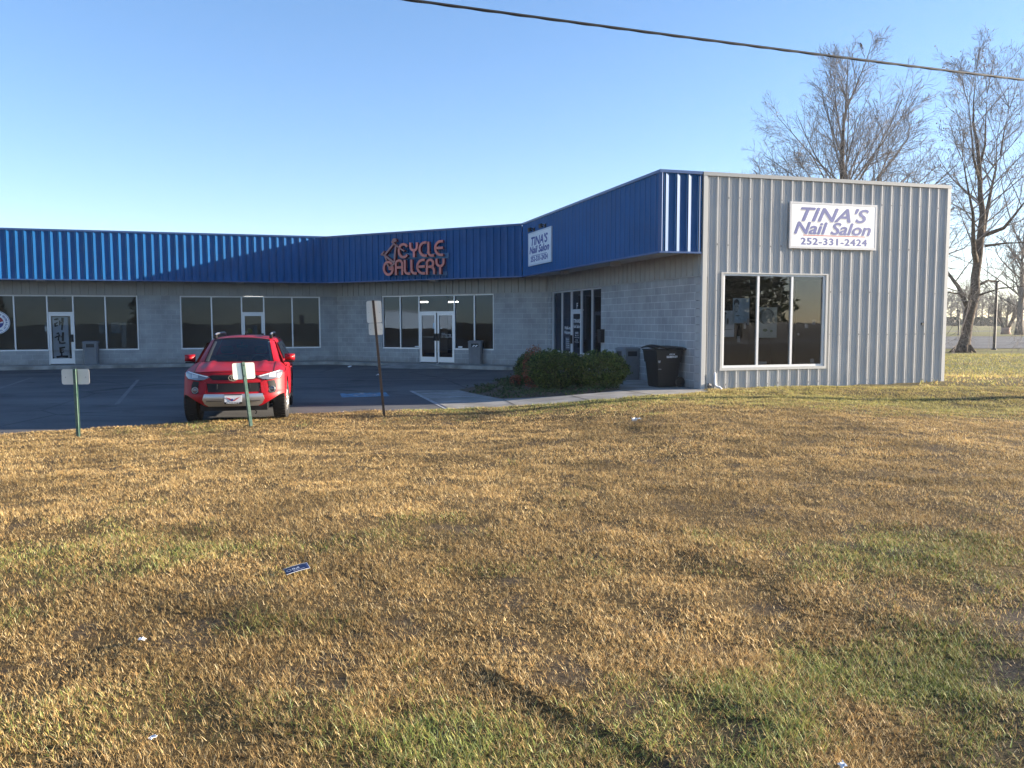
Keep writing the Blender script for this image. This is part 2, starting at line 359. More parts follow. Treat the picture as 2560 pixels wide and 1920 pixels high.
# ------------------------------------------------------------ setting: ground sheet
def axis(parts):
    a = []
    for lo, hi, st in parts: a += list(np.arange(lo, hi, st))
    return np.array(a)
gx = axis([(-700, -120, 60), (-120, -30, 12), (-30, -13, 1.2), (-13, -3, .16), (-3, 3.4, .08), (3.4, 8, .16), (8, 18, .4), (18, 60, 1.5), (60, 130, 7), (130, 800, 60)])
gy = axis([(-600, -60, 60), (-60, 2.2, 3), (2.2, 6.2, .07), (6.2, 12, .18), (12, 20.4, .1), (20.4, 30, .4), (30, 60, 1.5), (60, 140, 6), (140, 1500, 80)])
GX, GY = np.meshgrid(gx, gy)
GZ = Hlawn(GX, GY); pav = inpoly(GX, GY, PAVED)
GZ = np.where(pav, Glot(GX, GY) - .05, GZ)
GZ = GZ + .9 * ss(130, 400, GY) - .0
def lawn_green(x, y):
    """share of live green turf, 0..1"""
    g = .09 + .6 * (fbm(x, y, 1.5, 21) - .5) + .6 * (fbm(x, y, .5, 31) - .5)
    g = g + (.20 + .75 * ss(.38, .62, fbm(x, y, .55, 121))) * .50 * ss(.1, 1.3, x + .9 * (3.6 - y)) * (1 - ss(3.6, 4.9, y)) + .5 * np.exp(-((x + .25) / .35) ** 2 - ((y - 3.35) / .28) ** 2) + .14 * ss(1.2, 2.4, x) * (1 - ss(4.5, 7, y))
    g = g + .28 * np.exp(-((y - 18.0) / .9) ** 2) * ss(-5, 0, x) + .32 * ss(13.8, 18, y) * ss(2, 6, x) + .35 * ss(26, 36, y)
    g = g - .2 * ss(6, 9, y) * (1 - ss(13, 16, y)) + .14 * np.exp(-((x + 1.2) / .7) ** 2 - ((y - 6.1) / .5) ** 2) + .22 * np.exp(-((x + 3.2) / 1.0) ** 2 - ((y - 4.6) / .22) ** 2)
    return np.clip(g, 0, 1)
def bare(x, y):
    """bare muddy soil at the road shoulder, 0..1"""
    b = ss(.50, .98, fbm(x, y, .22, 41) * .75 + .5 * ss(1.5, 2.7, x + .35 * (3.4 - y)) * (1 - ss(4.2, 5.2, y)))
    b = np.maximum(b, .55 * ss(.64, .74, fbm(x, y, .3, 51)))
    return np.clip(b, 0, 1)
gr = lawn_green(GX, GY)[..., None]; br_ = bare(GX, GY)[..., None]
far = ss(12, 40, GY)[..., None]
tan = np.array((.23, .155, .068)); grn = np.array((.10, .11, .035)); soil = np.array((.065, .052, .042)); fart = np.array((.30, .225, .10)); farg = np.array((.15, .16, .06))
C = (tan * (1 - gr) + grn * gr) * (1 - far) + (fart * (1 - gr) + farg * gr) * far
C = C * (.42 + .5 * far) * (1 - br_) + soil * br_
me = bpy.data.meshes.new('ground'); ny, nx = GX.shape
V = np.stack([GX, GY, GZ], -1).reshape(-1, 3); idx = np.arange(ny * nx).reshape(ny, nx)
F = np.stack([idx[:-1, :-1], idx[:-1, 1:], idx[1:, 1:], idx[1:, :-1]], -1).reshape(-1, 4)
def np_mesh(name, V, F, m, colr=None, parent=None, loc=(0, 0, 0), smooth=False):
    me = bpy.data.meshes.new(name); k = F.shape[1]
    me.vertices.add(len(V)); me.vertices.foreach_set('co', V.astype(np.float32).ravel())
    me.loops.add(F.size); me.loops.foreach_set('vertex_index', F.astype(np.int32).ravel())
    me.polygons.add(len(F)); me.polygons.foreach_set('loop_start', np.arange(0, F.size, k, dtype=np.int32))
    if smooth: me.polygons.foreach_set('use_smooth', np.ones(len(F), bool))
    me.update(calc_edges=True)
    if colr is not None:
        ca = me.color_attributes.new('Col', 'FLOAT_COLOR', 'POINT')
        ca.data.foreach_set('color', np.concatenate([colr, np.ones((len(colr), 1))], 1).astype(np.float32).ravel())
    me.materials.append(m); o = bpy.data.objects.new(name, me); col.objects.link(o); o.location = loc
    if parent: o.parent = parent
    return o
go = np_mesh('ground', V, F, GROUND, C.reshape(-1, 3), smooth=True); go['kind'] = 'structure'

def sheet(name, poly, fz, m, xs=(), ys=(), lift=0, kind='structure', parent=None, uvs=False):
    bm = bmesh.new(); bm.faces.new([bm.verts.new((x, y, 0)) for x, y in poly])
    for x in xs: bmesh.ops.bisect_plane(bm, geom=bm.verts[:] + bm.edges[:] + bm.faces[:], plane_co=(x, 0, 0), plane_no=(1, 0, 0))
    for y in ys: bmesh.ops.bisect_plane(bm, geom=bm.verts[:] + bm.edges[:] + bm.faces[:], plane_co=(0, y, 0), plane_no=(0, 1, 0))
    bmesh.ops.triangulate(bm, faces=bm.faces[:])
    for v in bm.verts: v.co.z = float(fz(v.co.x, v.co.y)) + lift
    bmesh.ops.recalc_face_normals(bm, faces=bm.faces[:])
    for f in bm.faces:
        if f.normal.z < 0: f.normal_flip()
    me = bpy.data.meshes.new(name); bm.to_mesh(me); bm.free(); me.materials.append(m)
    o = bpy.data.objects.new(name, me); col.objects.link(o)
    if parent: o.parent = parent
    if kind: o['kind'] = kind
    return o
LOT = LOT_EDGE + [(-.6, 19.0), (-.3, 22), (.4, 24), (1.4, 27.5), (1.2, 32), (-7.8, 37), (-60, 22)]
sheet('parking_lot', LOT, Glot, ASPH, xs=np.arange(-1.5, 1.6, .4), ys=(34, 16))
BED = [(-1.53, 22.98), (-.86, 21.5), (-.24, 20.14), (.49, 19.95), (1.46, 19.8), (2.16, 19.97), (2.75, 20.45), (2.4, 22), (1.75, 24.5), (1.0, 27), (.5, 28.6), (.14, 27.7), (-.38, 26), (-.96, 24.3)]
WALK = [(-2.79, 22.79), (-1.40, 18.35)] + [(x, y + .02) for x, y in PATH_EDGE[:-1]] + [(4.72, 20.36), (1.42, 31.6), (.55, 30.6), (.5, 28.6), (1.0, 27), (1.75, 24.5), (2.4, 22), (2.75, 20.45), (2.16, 19.97), (1.46, 19.8), (.49, 19.95), (-.24, 20.14), (-.86, 21.5), (-1.53, 22.98)]
sheet('concrete_path', WALK, Glot, CONC, xs=np.arange(-1.5, 3.6, .4), ys=(20.3,), lift=.016)
def bedz(x, y):
    d = 9.
    for (ax, ay), (bx, by) in zip(BED, BED[1:] + BED[:1]):
        ex, ey = bx - ax, by - ay; t = min(1, max(0, ((x - ax) * ex + (y - ay) * ey) / (ex * ex + ey * ey))); d = min(d, math.hypot(x - ax - t * ex, y - ay - t * ey))
    return float(Glot(x, y)) + .012 + (.02 + .10 * float(fbm(x, y, .6, 5))) * min(1, d / .35)
bedc = mat('mulch', (.05, .036, .024), .95, c2=(.15, .11, .075), scale=14, bump=.9, bscale=40)
sheet('planting_bed', BED, bedz, bedc, xs=np.arange(-1.4, 2.8, .25), ys=np.arange(20, 28.6, .25), lift=.0)
# joints, aisle stripes and painted marks: thin sheets 4 mm above what carries them
def strip_line(name, pts, wd, m, lift, n=1, fz=Glot):
    mb = MB()
    for a, b in pts:
        a = Vector(a); b = Vector(b); t = (b - a).normalized(); q = Vector((-t.y, t.x)) * wd / 2; k = 8
        for i in range(k):
            p0 = a.lerp(b, i / k); p1 = a.lerp(b, (i + 1) / k)
            mb.quad(*[(p.x, p.y, float(fz(p.x, p.y)) + lift) for p in (p0 - q, p1 - q, p1 + q, p0 + q)])
    return build(name, mb, m, kind='structure')
JOINT = mat('dark_joint', (.035, .032, .028), .95)
strip_line('path_joint', [((-.22, 20.0), (.09, 18.4)), ((1.44, 19.65), (1.76, 18.25)), ((2.75, 20.3), (3.3, 18.7)), ((-2.05, 20.62), (-.75, 20.98))], .03, JOINT, .021)
strip_line('aisle_stripe', [((-2.42, 21.9), (-1.2, 22.2)), ((-2.1, 20.9), (-.75, 21.1)), ((-1.8, 19.75), (-.1, 19.75))], .09, PAINT, .021)
strip_line('kerb_edge_line', [((-2.83, 22.85), (-1.46, 18.42))], .13, PAINT, .006)
strip_line('bay_line', [((-6.7, 15.95), (-5.2, 15.98)), ((-9.5, 19.5), (-12.4, 27.0)), ((-6.2, 20.5), (-9.3, 29.0)), ((-13, 18), (-16.5, 28)), ((-6.6, 27.2), (-2.0, 26.6)), ((-19, 29.2), (-8.4, 33.2))], .10, mat('faint_line_paint', (.09, .09, .092), .85, c2=(.19, .19, .19), scale=5), .005)
mk = MB()                                              # worn wheelchair symbol on a blue ground
mk2 = MB()
def onlot(u, v): p = Vector((-3.95, 21.75)) + u * dirv(R(14)) + v * dirv(R(104)); return (p.x, p.y, float(Glot(p.x, p.y)))
def lotstroke(mb, pts, wd, lift):
    for a, b in zip(pts, pts[1:]):
        a = Vector(a); b = Vector(b); t = (b - a).normalized(); q = Vector((-t.y, t.x)) * wd / 2
        mb.quad(*[(x, y, z + lift) for x, y, z in (onlot(*(a - q)), onlot(*(b - q)), onlot(*(b + q)), onlot(*(a + q)))])
lotstroke(mk, [(-.62, 0), (.62, 0)], 1.1, .005)
lotstroke(mk2, arc(0, -.1, .26, .28, 100, 380, 14), .08, .009); lotstroke(mk2, [(-.05, .45), (-.02, .05), (.2, .05), (.33, -.3)], .08, .009); lotstroke(mk2, arc(-.06, .48, .05, .05, 0, 360, 8), .06, .009)
build('accessible_bay_ground', mk, BLUEPAINT, kind='structure'); build('accessible_bay_symbol', mk2, PAINT, kind='structure')

# raised pavement with kerb in front of the shops
def offs(P, a, o): return P + o * Vector((math.sin(a), -math.cos(a)))
KO = 1.22
def isec(p, a, q, b):
    da, db = dirv(a), dirv(b); r = q - p; det = da.x * -db.y + db.x * da.y
    t = (r.x * -db.y + db.x * r.y) / det; return p + t * da
k1 = isec(offs(W1, A0, KO), A0, offs(W1, A1, KO), A1)
ke = offs(W1, A1, KO) + 9.6 * dirv(A1)
kl = offs(W1, A0, KO) - LW * dirv(A0)
we = W1 + 10.45 * dirv(A1); wl_ = W1 - LW * dirv(A0)
mb = MB(); top = [tuple(kl), tuple(k1), tuple(ke), tuple(we), tuple(W1), tuple(wl_)]
mb.v += [(x, y, 0) for x, y in top]; mb.f += [(0, 1, 4, 5), (1, 2, 3, 4)]
build('sidewalk', mb, CONC, kind='structure')
mb = MB()
def kerbrun(a, b, drop=None):
    a = Vector(a); b = Vector(b); L = (b - a).length; t = (b - a).normalized(); q = Vector((t.y, -t.x)); n = max(1, int(L / .5)); r = random.Random(3)
    prev = None
    for i in range(n + 1):
        p = a + t * (L * i / n); dz = 0
        if drop and drop[0] < L * i / n < drop[1]: dz = 1
        z0 = float(Glot(p.x, p.y)) - .06; zt = .003 - dz * .10; j = r.uniform(-.012, .012)
        sec = [(p - q * .12, zt), (p + q * (.03 + j), zt), (p + q * (.055 + j), zt - .02), (p + q * (.07 + j), z0)]
        sec = [(s.x, s.y, z) for s, z in sec]
        if prev:
            for k in range(3): mb.quad(prev[k], sec[k], sec[k + 1], prev[k + 1])
        prev = sec
kerbrun(kl, k1); kerbrun(k1, ke)
build('kerb', mb, KERB, kind='structure')
mb = MB(); n1 = Vector((math.sin(A1), -math.cos(A1))); q0, q1 = k1 + 3.5 * dirv(A1), k1 + 5.3 * dirv(A1)
def kp(p, o, top): v = p + n1 * o; return (v.x, v.y, .006 if top else float(Glot(v.x, v.y)) + .004)
mb.quad(kp(q0, .0, 1), kp(q0, 1.0, 0), kp(q1, 1.0, 0), kp(q1, .0, 1)); mb.quad(kp(q0 - .9 * dirv(A1), .07, 0), kp(q0, 1.0, 0), kp(q0, 0, 1)); mb.quad(kp(q1, 0, 1), kp(q1, 1.0, 0), kp(q1 + .9 * dirv(A1), .07, 0))
build('kerb_ramp', mb, CONC, kind='structure')

# ------------------------------------------------------------ the L-shaped shop building
B = thing('shop_building', 'single storey L-shaped shop building of grey block with ribbed blue metal fascia', 'building', (P4.x, P4.y, 0))
def bp(name, mb, m, P, a, **k):                        # a part of the building, laid out along a wall
    return build(name, mb, m, B, (P.x - P4.x, P.y - P4.y, 0), a, **k)
def panel(mb, prof, pitch, s0, s1, z0, z1, y=0, ph=0):
    """ribbed sheet: profile points (s,y) repeat every pitch"""
    pts = []
    k = math.floor((s0 - ph) / pitch) - 1
    while ph + k * pitch < s1:
        pts += [(ph + k * pitch + a, y + b) for a, b in prof]; k += 1
    out = []
    for (a, b), (c, d) in zip(pts, pts[1:]):
        if c <= s0 or a >= s1: continue
        f = lambda s: b + (d - b) * ((s - a) / (c - a) if c > a else 0)
        a2, c2 = max(a, s0), min(c, s1)
        if c2 - a2 < 1e-6 and abs(d - b) < 1e-6: continue
        mb.quad((a2, f(a2), z0), (c2, f(c2), z0), (c2, f(c2), z1), (a2, f(a2), z1))
RP = [(0, 0), (.030, 0), (.048, -.042), (.078, -.042), (.096, 0), (.142, 0), (.154, -.012), (.170, -.012), (.182, 0), (.218, 0), (.230, -.012), (.246, -.012), (.258, 0), (.305, 0)]
BP = [(0, 0), (.004, -.038), (.018, -.038), (.022, 0), (.045, 0), (.052, -.042), (.168, -.002), (.173, 0), (.305, 0)]
# fascia
def fascia(P, a, s0, s1, ends=(0, 0), ph=0):
    mb = MB(); panel(mb, BP, .3048, s0, s1, ZB, ZT, 0, ph)
    o = bp('fascia', mb, BLUE, P, a)
    t = MB(); t.box(s0 - ends[0], s1 + ends[1], -.055, .10, ZT, ZT + .07); bp('fascia_cap', t, BLUETRIM, P, a)
    t = MB(); t.box(s0 - ends[0], s1 + ends[1], -.05, .03, ZB - .045, ZB); bp('fascia_trim', t, BLUETRIM, P, a)
fascia(C1, A0, -LW, 0); fascia(C1, A1, .02, 9.47); fascia(C2, A2, .02, 11.26, ph=.1)
rm = MB(); panel(rm, BP, .3048, .02, 1.10, ZB, ZT, 0, .06); bp('fascia', rm, BLUE, P3, A0)
t = MB(); t.box(-.05, 1.10, -.055, .10, ZT, ZT + .07); bp('fascia_cap', t, BLUETRIM, P3, A0)
t = MB(); t.box(-.05, 1.10, -.05, .03, ZB - .045, ZB); bp('fascia_trim', t, BLUETRIM, P3, A0)
t = MB(); t.box(-.045, .045, -.045, .045, ZB, ZT); bp('corner_trim', t, BLUETRIM, P3, A0 - R(45))
# soffits and the siding strip under them
def poly_part(name, pts, z, m):
    mb = MB(); mb.v = [(x - P4.x, y - P4.y, z) for x, y in pts]; mb.f = [tuple(range(len(pts)))[::-1]]
    return build(name, mb, m, B)
OV = 1.15
poly_part('soffit', [tuple(C1 - LW * dirv(A0)), tuple(C1), tuple(W1), tuple(W1 - LW * dirv(A0))], ZB + .03, SOFFIT)
poly_part('soffit', [tuple(C1), tuple(C2), tuple(W2), tuple(W1)], ZB + .03, SOFFIT)
poly_part('soffit', [tuple(C2), tuple(P3), tuple(P4), tuple(W2)], ZB + .03, SOFFIT)
SP = [(0, -.012), (.008, -.040), (.022, -.040), (.03, -.012), (.15, -.012), (.155, -.016), (.165, -.016), (.17, -.012), (.305, -.012)]
LM, LR = (W2 - W1).length, (P4 - W2).length
for P, a, s0, s1 in ((W1, A0, -LW, 0), (W1, A1, 0, LM), (W2, A2, 0, LR - .02)):
    mb = MB(); panel(mb, SP, .305, s0, s1, ZK + .03, ZB + .05); bp('siding_strip', mb, STRIP, P, a)
    t = MB(); t.box(s0, s1, -.035, .02, ZK - .0, ZK + .03); bp('strip_flashing', t, STRIP, P, a)
# block walls with openings (front skin, reveals)
def blockwall(P, a, s0, s1, opens, m):
    mb = MB()
    def q(x0, x1, z0, z1):
        mb.quad((x0, 0, z0), (x1, 0, z0), (x1, 0, z1), (x0, 0, z1), uv=[(x0, z0), (x1, z0), (x1, z1), (x0, z1)])
    def rev(x, z0, z1, d): mb.quad((x, 0, z0), (x, .2 , z0), (x, .2, z1), (x, 0, z1), uv=[(0, z0), (.2, z0), (.2, z1), (0, z1)])
    s = s0
    for o0, o1, sill, doors in opens:
        q(s, o0, 0 - .06, ZK); rev(o0, 0, ZK, 0); rev(o1, 0, ZK, 0)
        x = o0
        for d0, d1 in doors: 
            q(x, d0, -.06, sill); rev(d0, 0, sill, 0); rev(d1, 0, sill, 0); x = d1
        q(x, o1, -.06, sill)
        mb.quad((o0, 0, sill), (o0, .2, sill), (o1, .2, sill), (o1, 0, sill), uv=[(0, 0)] * 4)
        s = o1
    q(s, s1, -.06, ZK)
    return bp('block_wall', mb, m, P, a)
OL = [(-26, -22, .56, []), (-17.0, -8.20, .56, [(-11.62, -10.64)]), (-6.56, -.75, .56, [(-4.08, -3.14)])]
OM = [(2.46, 8.04, .56, [(4.38, 6.16)])]
OR = [(.40, 5.29, .56, [(2.40, 3.40)])]
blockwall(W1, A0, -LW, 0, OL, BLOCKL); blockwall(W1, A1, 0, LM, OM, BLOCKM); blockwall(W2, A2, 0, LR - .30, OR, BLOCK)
mb = MB(); mb.box(LR - .30, LR + .02, -.035, .2, -.06, ZK); mb.uv = {}
pier = MB()
for k in range(14):
    z0, z1 = k * .2032 - .0, k * .2032 + .197
    pier.box(LR - .30, LR - .0, -.03, .19, z0, min(z1, ZK - .01))
bp('block_pier', pier, mat('pier_block', (.36, .365, .36), .85, var=.12, scale=3, bump=.3, bscale=50), W2, A2, bevel=.006)
# shopfronts: frame with mullions > pane; door leaf > glass, handle
FW = .055
def shopfront(P, a, s0, s1, mull, doors, sill=.56, tr=2.08):
    f = MB(); fr = lambda x: f.box(x - FW / 2, x + FW / 2, .05, .11, sill, ZK - .001)
    f.box(s0, s1, .05, .15, ZK - .05, ZK - .002)
    x = s0
    for d0, d1 in doors + [(s1, s1)]:
        f.box(x, d0, .045, .155, sill, sill + .055); x = d1
    for m_ in mull: fr(m_)
    f.box(s0, s0 + FW, .05, .15, sill, ZK - .05); f.box(s1 - FW, s1, .05, .15, sill, ZK - .05)
    for d0, d1 in doors:
        for x in (d0, d1): f.box(x - FW / 2, x + FW / 2, .045, .115, .0, ZK - .003)
        f.box(d0, d1, .048, .152, tr, tr + .06)
    o = bp('window', f, ALU, P, a)
    g = MB(); xs = sorted([s0 + FW] + mull + [s1 - FW] + [x for d in doors for x in d])
    for x0, x1 in zip(xs, xs[1:]):
        z0 = sill + .05
        for d0, d1 in doors:
            if abs(x0 - d0) < .01 and abs(x1 - d1) < .01: z0 = tr + .05
        g.quad((x0, .10, z0), (x1, .10, z0), (x1, .10, ZK - .04), (x0, .10, ZK - .04))
    build('pane', g, GLASS, o)
    return o
def door(P, a, d0, d1, tr=2.08, hinge=0, hand='r'):
    d = MB(); x0, x1 = d0 + FW / 2 + .004, d1 - FW / 2 - .004; sw = .085
    d.box(x0, x0 + sw, .06, .11, .02, tr - .004); d.box(x1 - sw, x1, .06, .11, .02, tr - .004)
    d.box(x0 + sw, x1 - sw, .06, .11, .02, .24); d.box(x0 + sw, x1 - sw, .06, .11, tr - .10, tr - .004)
    o = bp('door', d, ALU, P, a)
    g = MB(); g.quad((x0 + sw, .085, .24), (x1 - sw, .085, .24), (x1 - sw, .085, tr - .1), (x0 + sw, .085, tr - .1)); build('glass_panel', g, GLASS, o)
    h = MB(); hx = x1 - sw / 2 if hand == 'r' else x0 + sw / 2
    h.box(hx - .05, hx + .05, -.0, .058, .92, 1.22); h.tube([(hx - .02, -.02, .93), (hx - .02, -.02, 1.21)], .014, 6); build('handle', h, BLACK, o)
    return o
wl1 = shopfront(W1, A0, -17.0, -8.20, [-15.4, -14.1, -12.80, -9.445], [(-11.60, -10.65)])
wl2 = shopfront(W1, A0, -6.56, -.75, [-5.30, -1.955], [(-4.07, -3.15)])
shopfront(W1, A0, -26, -22, [-24.6, -23.3], [])
wm = shopfront(W1, A1, 2.46, 8.04, [3.41, 7.11], [(4.39, 6.15)])
wr = shopfront(W2, A2, .40, 5.29, [1.42, 4.36], [(2.41, 3.39)])
dl1 = door(W1, A0, -11.60, -10.65); dl2 = door(W1, A0, -4.07, -3.15)
dm1 = door(W1, A1, 4.39, 5.27); dm2 = door(W1, A1, 5.27, 6.15, hand='l'); drr = door(W2, A2, 2.41, 3.39, hand='l')
# small things fixed to doors and glass
m_ = MB(); text_mb(m_, 'HOURS', 5.50, 5.66, 1.205, 1.235, .083, bold=.02)
for k, (x0, x1, tx) in enumerate([(5.50, 5.62, 'Tue - Fri'), (5.68, 5.78, '10:00'), (5.86, 5.96, '6:00'), (5.50, 5.55, 'Sat'), (5.68, 5.78, '10:00'), (5.86, 5.96, '4:00'), (5.50, 5.55, 'Sun'), (5.68, 5.80, 'Closed')]):
    z = 1.14 - .045 * (k // 3 if k < 6 else 2); text_mb(m_, tx, x0, x1, z, z + .022, .083, bold=.02)
m_.box(5.50, 5.97, .081, .083, 1.178, 1.186)
build('lettering', m_, VINYL, dm2)
def bit(name, parent, m, *b): q_ = MB(); q_.box(*b); build(name, q_, m, parent)
bit('paper_notice', dm1, mat('pale_blue_paper', (.42, .52, .6), .8), 5.06, 5.16, .081, .083, 1.42, 1.66)
bit('sticker', dm2, VINYL, 5.42, 5.52, .077, .0795, 1.42, 1.455); bit('sticker', wm, VINYL, 4.12, 4.33, .09, .095, .64, .685); bit('sticker', wm, VINYL, 6.30, 6.50, .09, .095, .64, .70)
for dm_, a_, b_ in ((dm1, 4.50, 5.14), (dm2, 5.40, 6.04)): bit('push_bar', dm_, ALU, a_, b_, .11, .13, 1.06, 1.085)
m_ = MB(); text_mb(m_, 'TINAS', 2.56, 3.24, 1.66, 1.80, .083, shear=.2, bold=.02); text_mb(m_, 'Nail Salon', 2.55, 3.25, 1.48, 1.60, .083, shear=.2, bold=.015)
text_mb(m_, 'HOURS', 2.75, 3.06, 1.27, 1.345, .083, bold=.02); text_mb(m_, 'Mon - Fri', 2.74, 3.07, 1.19, 1.245, .083); text_mb(m_, '10:00am-7:00pm', 2.66, 3.16, 1.12, 1.165, .083)
text_mb(m_, 'Saturday', 2.77, 3.04, 1.03, 1.08, .083); text_mb(m_, '9:00am-6:00pm', 2.68, 3.14, .96, 1.005, .083)
build('lettering', m_, VINYL, drr)
m_ = MB(); text_mb(m_, 'F', 2.85, 2.97, 2.16, 2.36, .097, bold=.02); text_mb(m_, 'Walk-ins', 1.62, 2.25, 1.42, 1.54, .097, shear=.1, bold=.015); text_mb(m_, 'Welcome!', 1.60, 2.28, 1.25, 1.38, .097, shear=.1, bold=.015)
for k, tx in enumerate(['Manicure', 'Pedicure', 'Full Set', 'Gel Nails', 'Waxing']): text_mb(m_, tx, 1.80, 2.12, 1.05 - .075 * k, 1.09 - .075 * k, .0965)
build('lettering', m_, VINYL, wr)
m_ = MB(); m_.box(1.73, 2.20, .098, .0985, .70, 1.13); build('window_card', m_, mat('grey_card', (.10, .11, .13), .7), wr)
for b_ in ((-11.05, -10.90, .12, .125, 2.66, 2.72), (-11.74, -11.64, .12, .125, 1.55, 1.72), (-11.73, -11.64, .094, .097, 1.36, 1.55), (-9.75, -9.48, .3, .305, 1.25, 1.72), (-9.3, -8.95, .3, .305, 1.25, 1.72), (-8.9, -8.72, .3, .305, .62, 1.72)): bit('paper_notice', wl1, mat('dull_paper', (.34, .36, .35), .8), *b_)
bit('paper_notice', wl2, mat('dull_paper', (.34, .36, .35), .8), -3.60, -3.44, .13, .135, 1.18, 1.55); bit('paper_notice', wl2, mat('yellow_paper', (.38, .36, .12), .8), -3.85, -3.66, .13, .135, 1.25, 1.42)
# end wall: ribbed sheet with a three-light window
EW0, EW1, WZ0, WZ1 = .56, 3.58, .54, 2.90
mb = MB(); E1 = 7.43; g0 = -.04
panel(mb, RP, .3048, .0, EW0, g0, ZT - .02); panel(mb, RP, .3048, EW1, E1, g0, ZT - .02)
panel(mb, RP, .3048, EW0, EW1, WZ1, ZT - .02); panel(mb, RP, .3048, EW0, EW1, g0, WZ0)
ew = bp('end_wall', mb, GRAY, P4, A0)
sc_ = MB(); rs = random.Random(4)
for zz in (.12, 1.35, 2.45, 3.6, 4.75):
    for k in range(25):
        s = k * .3048 + .063
        if s > E1 - .05 or (EW0 < s < EW1 and WZ0 < zz < WZ1) or (2.4 < s < 5.1 and 3.5 < zz < 4.8): continue
        sc_.box(s - .009, s + .009, -.050, -.042, zz + rs.uniform(-.02, .02), zz + .018 + rs.uniform(-.02, .02))
build('screw', sc_, mat('dark_screw_heads', (.12, .12, .12), .5, metal=.6), ew, kind='stuff')
t = MB(); t.box(-.03, .07, -.052, .05, -.04, ZT - .02); t.box(.07, .11, -.012, .05, -.04, ZT - .02); bp('corner_trim', t, TRIM, P4, A0)
t = MB(); t.box(E1 - .06, E1 + .05, -.056, .08, -.06, ZT - .02); bp('corner_trim', t, TRIM, P4, A0)
t = MB(); t.box(1.12 - 1.164, E1 + .06, -.06, .10, ZT - .02, ZT + .07); bp('roof_edge_trim', t, mat('grey_roof_trim', (.30, .31, .31), .45), P4, A0)
t = MB()
t.box(EW0 - .06, EW1 + .06, -.052, .05, WZ1, WZ1 + .03); t.box(EW0 - .07, EW1 + .05, -.056, .05, WZ0 - .07, WZ0); t.box(EW0 - .06, EW0, -.050, .05, WZ0, WZ1); t.box(EW1, EW1 + .06, -.050, .05, WZ0, WZ1)
wt = bp('window', t, TRIM, P4, A0)
f = MB()
for x in (EW0 + .001, 1.555, 2.55, EW1 - .061): f.box(x, x + .06, -.012, .05, WZ0 + .055, WZ1 - .05)
f.box(EW0 + .001, EW1 - .001, -.014, .05, WZ1 - .05, WZ1 - .001); f.box(EW0 + .001, EW1 - .001, -.014, .05, WZ0 + .001, WZ0 + .055)
build('window_frame', f, ALU, wt)
g = MB(); g.quad((EW0 + .05, .03, WZ0 + .05), (EW1 - .05, .03, WZ0 + .05), (EW1 - .05, .03, WZ1 - .05), (EW0 + .05, .03, WZ1 - .05)); build('pane', g, m_glass('clear_window_glass', (.62, .63, .63), .02, 1.6), wt)
# drain pipe elbow at the corner, a small wall box, the lamp on the far corner
t = MB(); t.tube([(.36, -.05, .42), (.36, -.05, .16), (.37, -.06, .10), (.41, -.09, .07), (.46, -.12, .06), (.50, -.14, .0), (.50, -.14, -.05)], .028, 8); bp('drain_pipe', t, mat('white_pvc', (.72, .74, .76), .4), P4, A0, smooth=True)
t = MB(); t.tube([(.17, -.06, .12), (.24, -.06, .10)], .05, 8); bp('pipe_cap', t, mat('grey_cap', (.16, .15, .14), .6), P4, A0)
t = MB(); t.box(6.67, 6.73, -.05, -.02, 1.60, 1.66); bp('wall_socket', t, BLACK, P4, A0)
t = MB(); t.box(E1 + .03, E1 + .20, .10, .34, 3.62, 3.80); bp('wall_lamp', t, TRIM, P4, A0, bevel=.02)
# soffit lamps under the fascia
def lamp(P, a, s, y): 
    t = MB(); t.box(s - .16, s + .16, y, y + .22, ZB - .09, ZB + .03); bp('soffit_lamp', t, mat('lamp_housing', (.5, .5, .47), .5), P, a, bevel=.02)
for s in (-11.1, -3.6): lamp(C1, A0, s, .25)
lamp(C1, A1, 5.25, .25); lamp(C2, A2, 2.9, .5); lamp(C2, A2, 7.2, .5)
# shell: roof, rear walls, interior floor, ceiling, partitions and the tubes of light in the bicycle shop
bk = TH + R(90); N1 = P5 + 27 * dirv(bk); N2 = N1 - 50 * dirv(A0)
ins = lambda p, a, o: p - Vector((math.sin(a), -math.cos(a))) * o
PL = [C1 - LW * dirv(A0), C1, C2, P3, P4, P5, N1, N2]
mb = MB(); mb.v = [(p.x - P4.x, p.y - P4.y, ZT - .03) for p in PL]; mb.f = [tuple(range(8))]; build('roof', mb, mat('pale_roof_sheet', (.5, .5, .5), .5), B)
mb = MB()
for p, q in ((P5, N1), (N1, N2), (N2, PL[0])): mb.quad(*[(a.x - P4.x, a.y - P4.y, z) for a, z in ((p, -.5), (q, -.5), (q, ZT), (p, ZT))])
build('rear_wall', mb, GRAY, B)
WP = [W1 - LW * dirv(A0), W1, W2, P4 + .2 * dirv(A0), P5, N1, N2]
mb = MB(); 
for z, k in ((-.01, 1), (3.1, -1)):
    i = len(mb.v); mb.v += [(p.x - P4.x, p.y - P4.y, z) for p in WP]; mb.f.append(tuple(range(i, i + 7))[::k])
mb.mi = {1: 1}
build('interior_floor_and_ceiling', mb, [DARK, CEIL], B)
mb = MB()
iw = mat('interior_wall', (.05, .05, .052), .9)
for P, a, s, L in ((W1, A0, -7.4, 14), (W1, A0, -.2, 14), (W1, A1, LM - .6, 12)):
    p = P + s * dirv(a); q = p + L * dirv(a + R(90)); mb.quad(*[(v.x - P4.x, v.y - P4.y, z) for v, z in ((p, 0), (q, 0), (q, 3.1), (p, 3.1))])
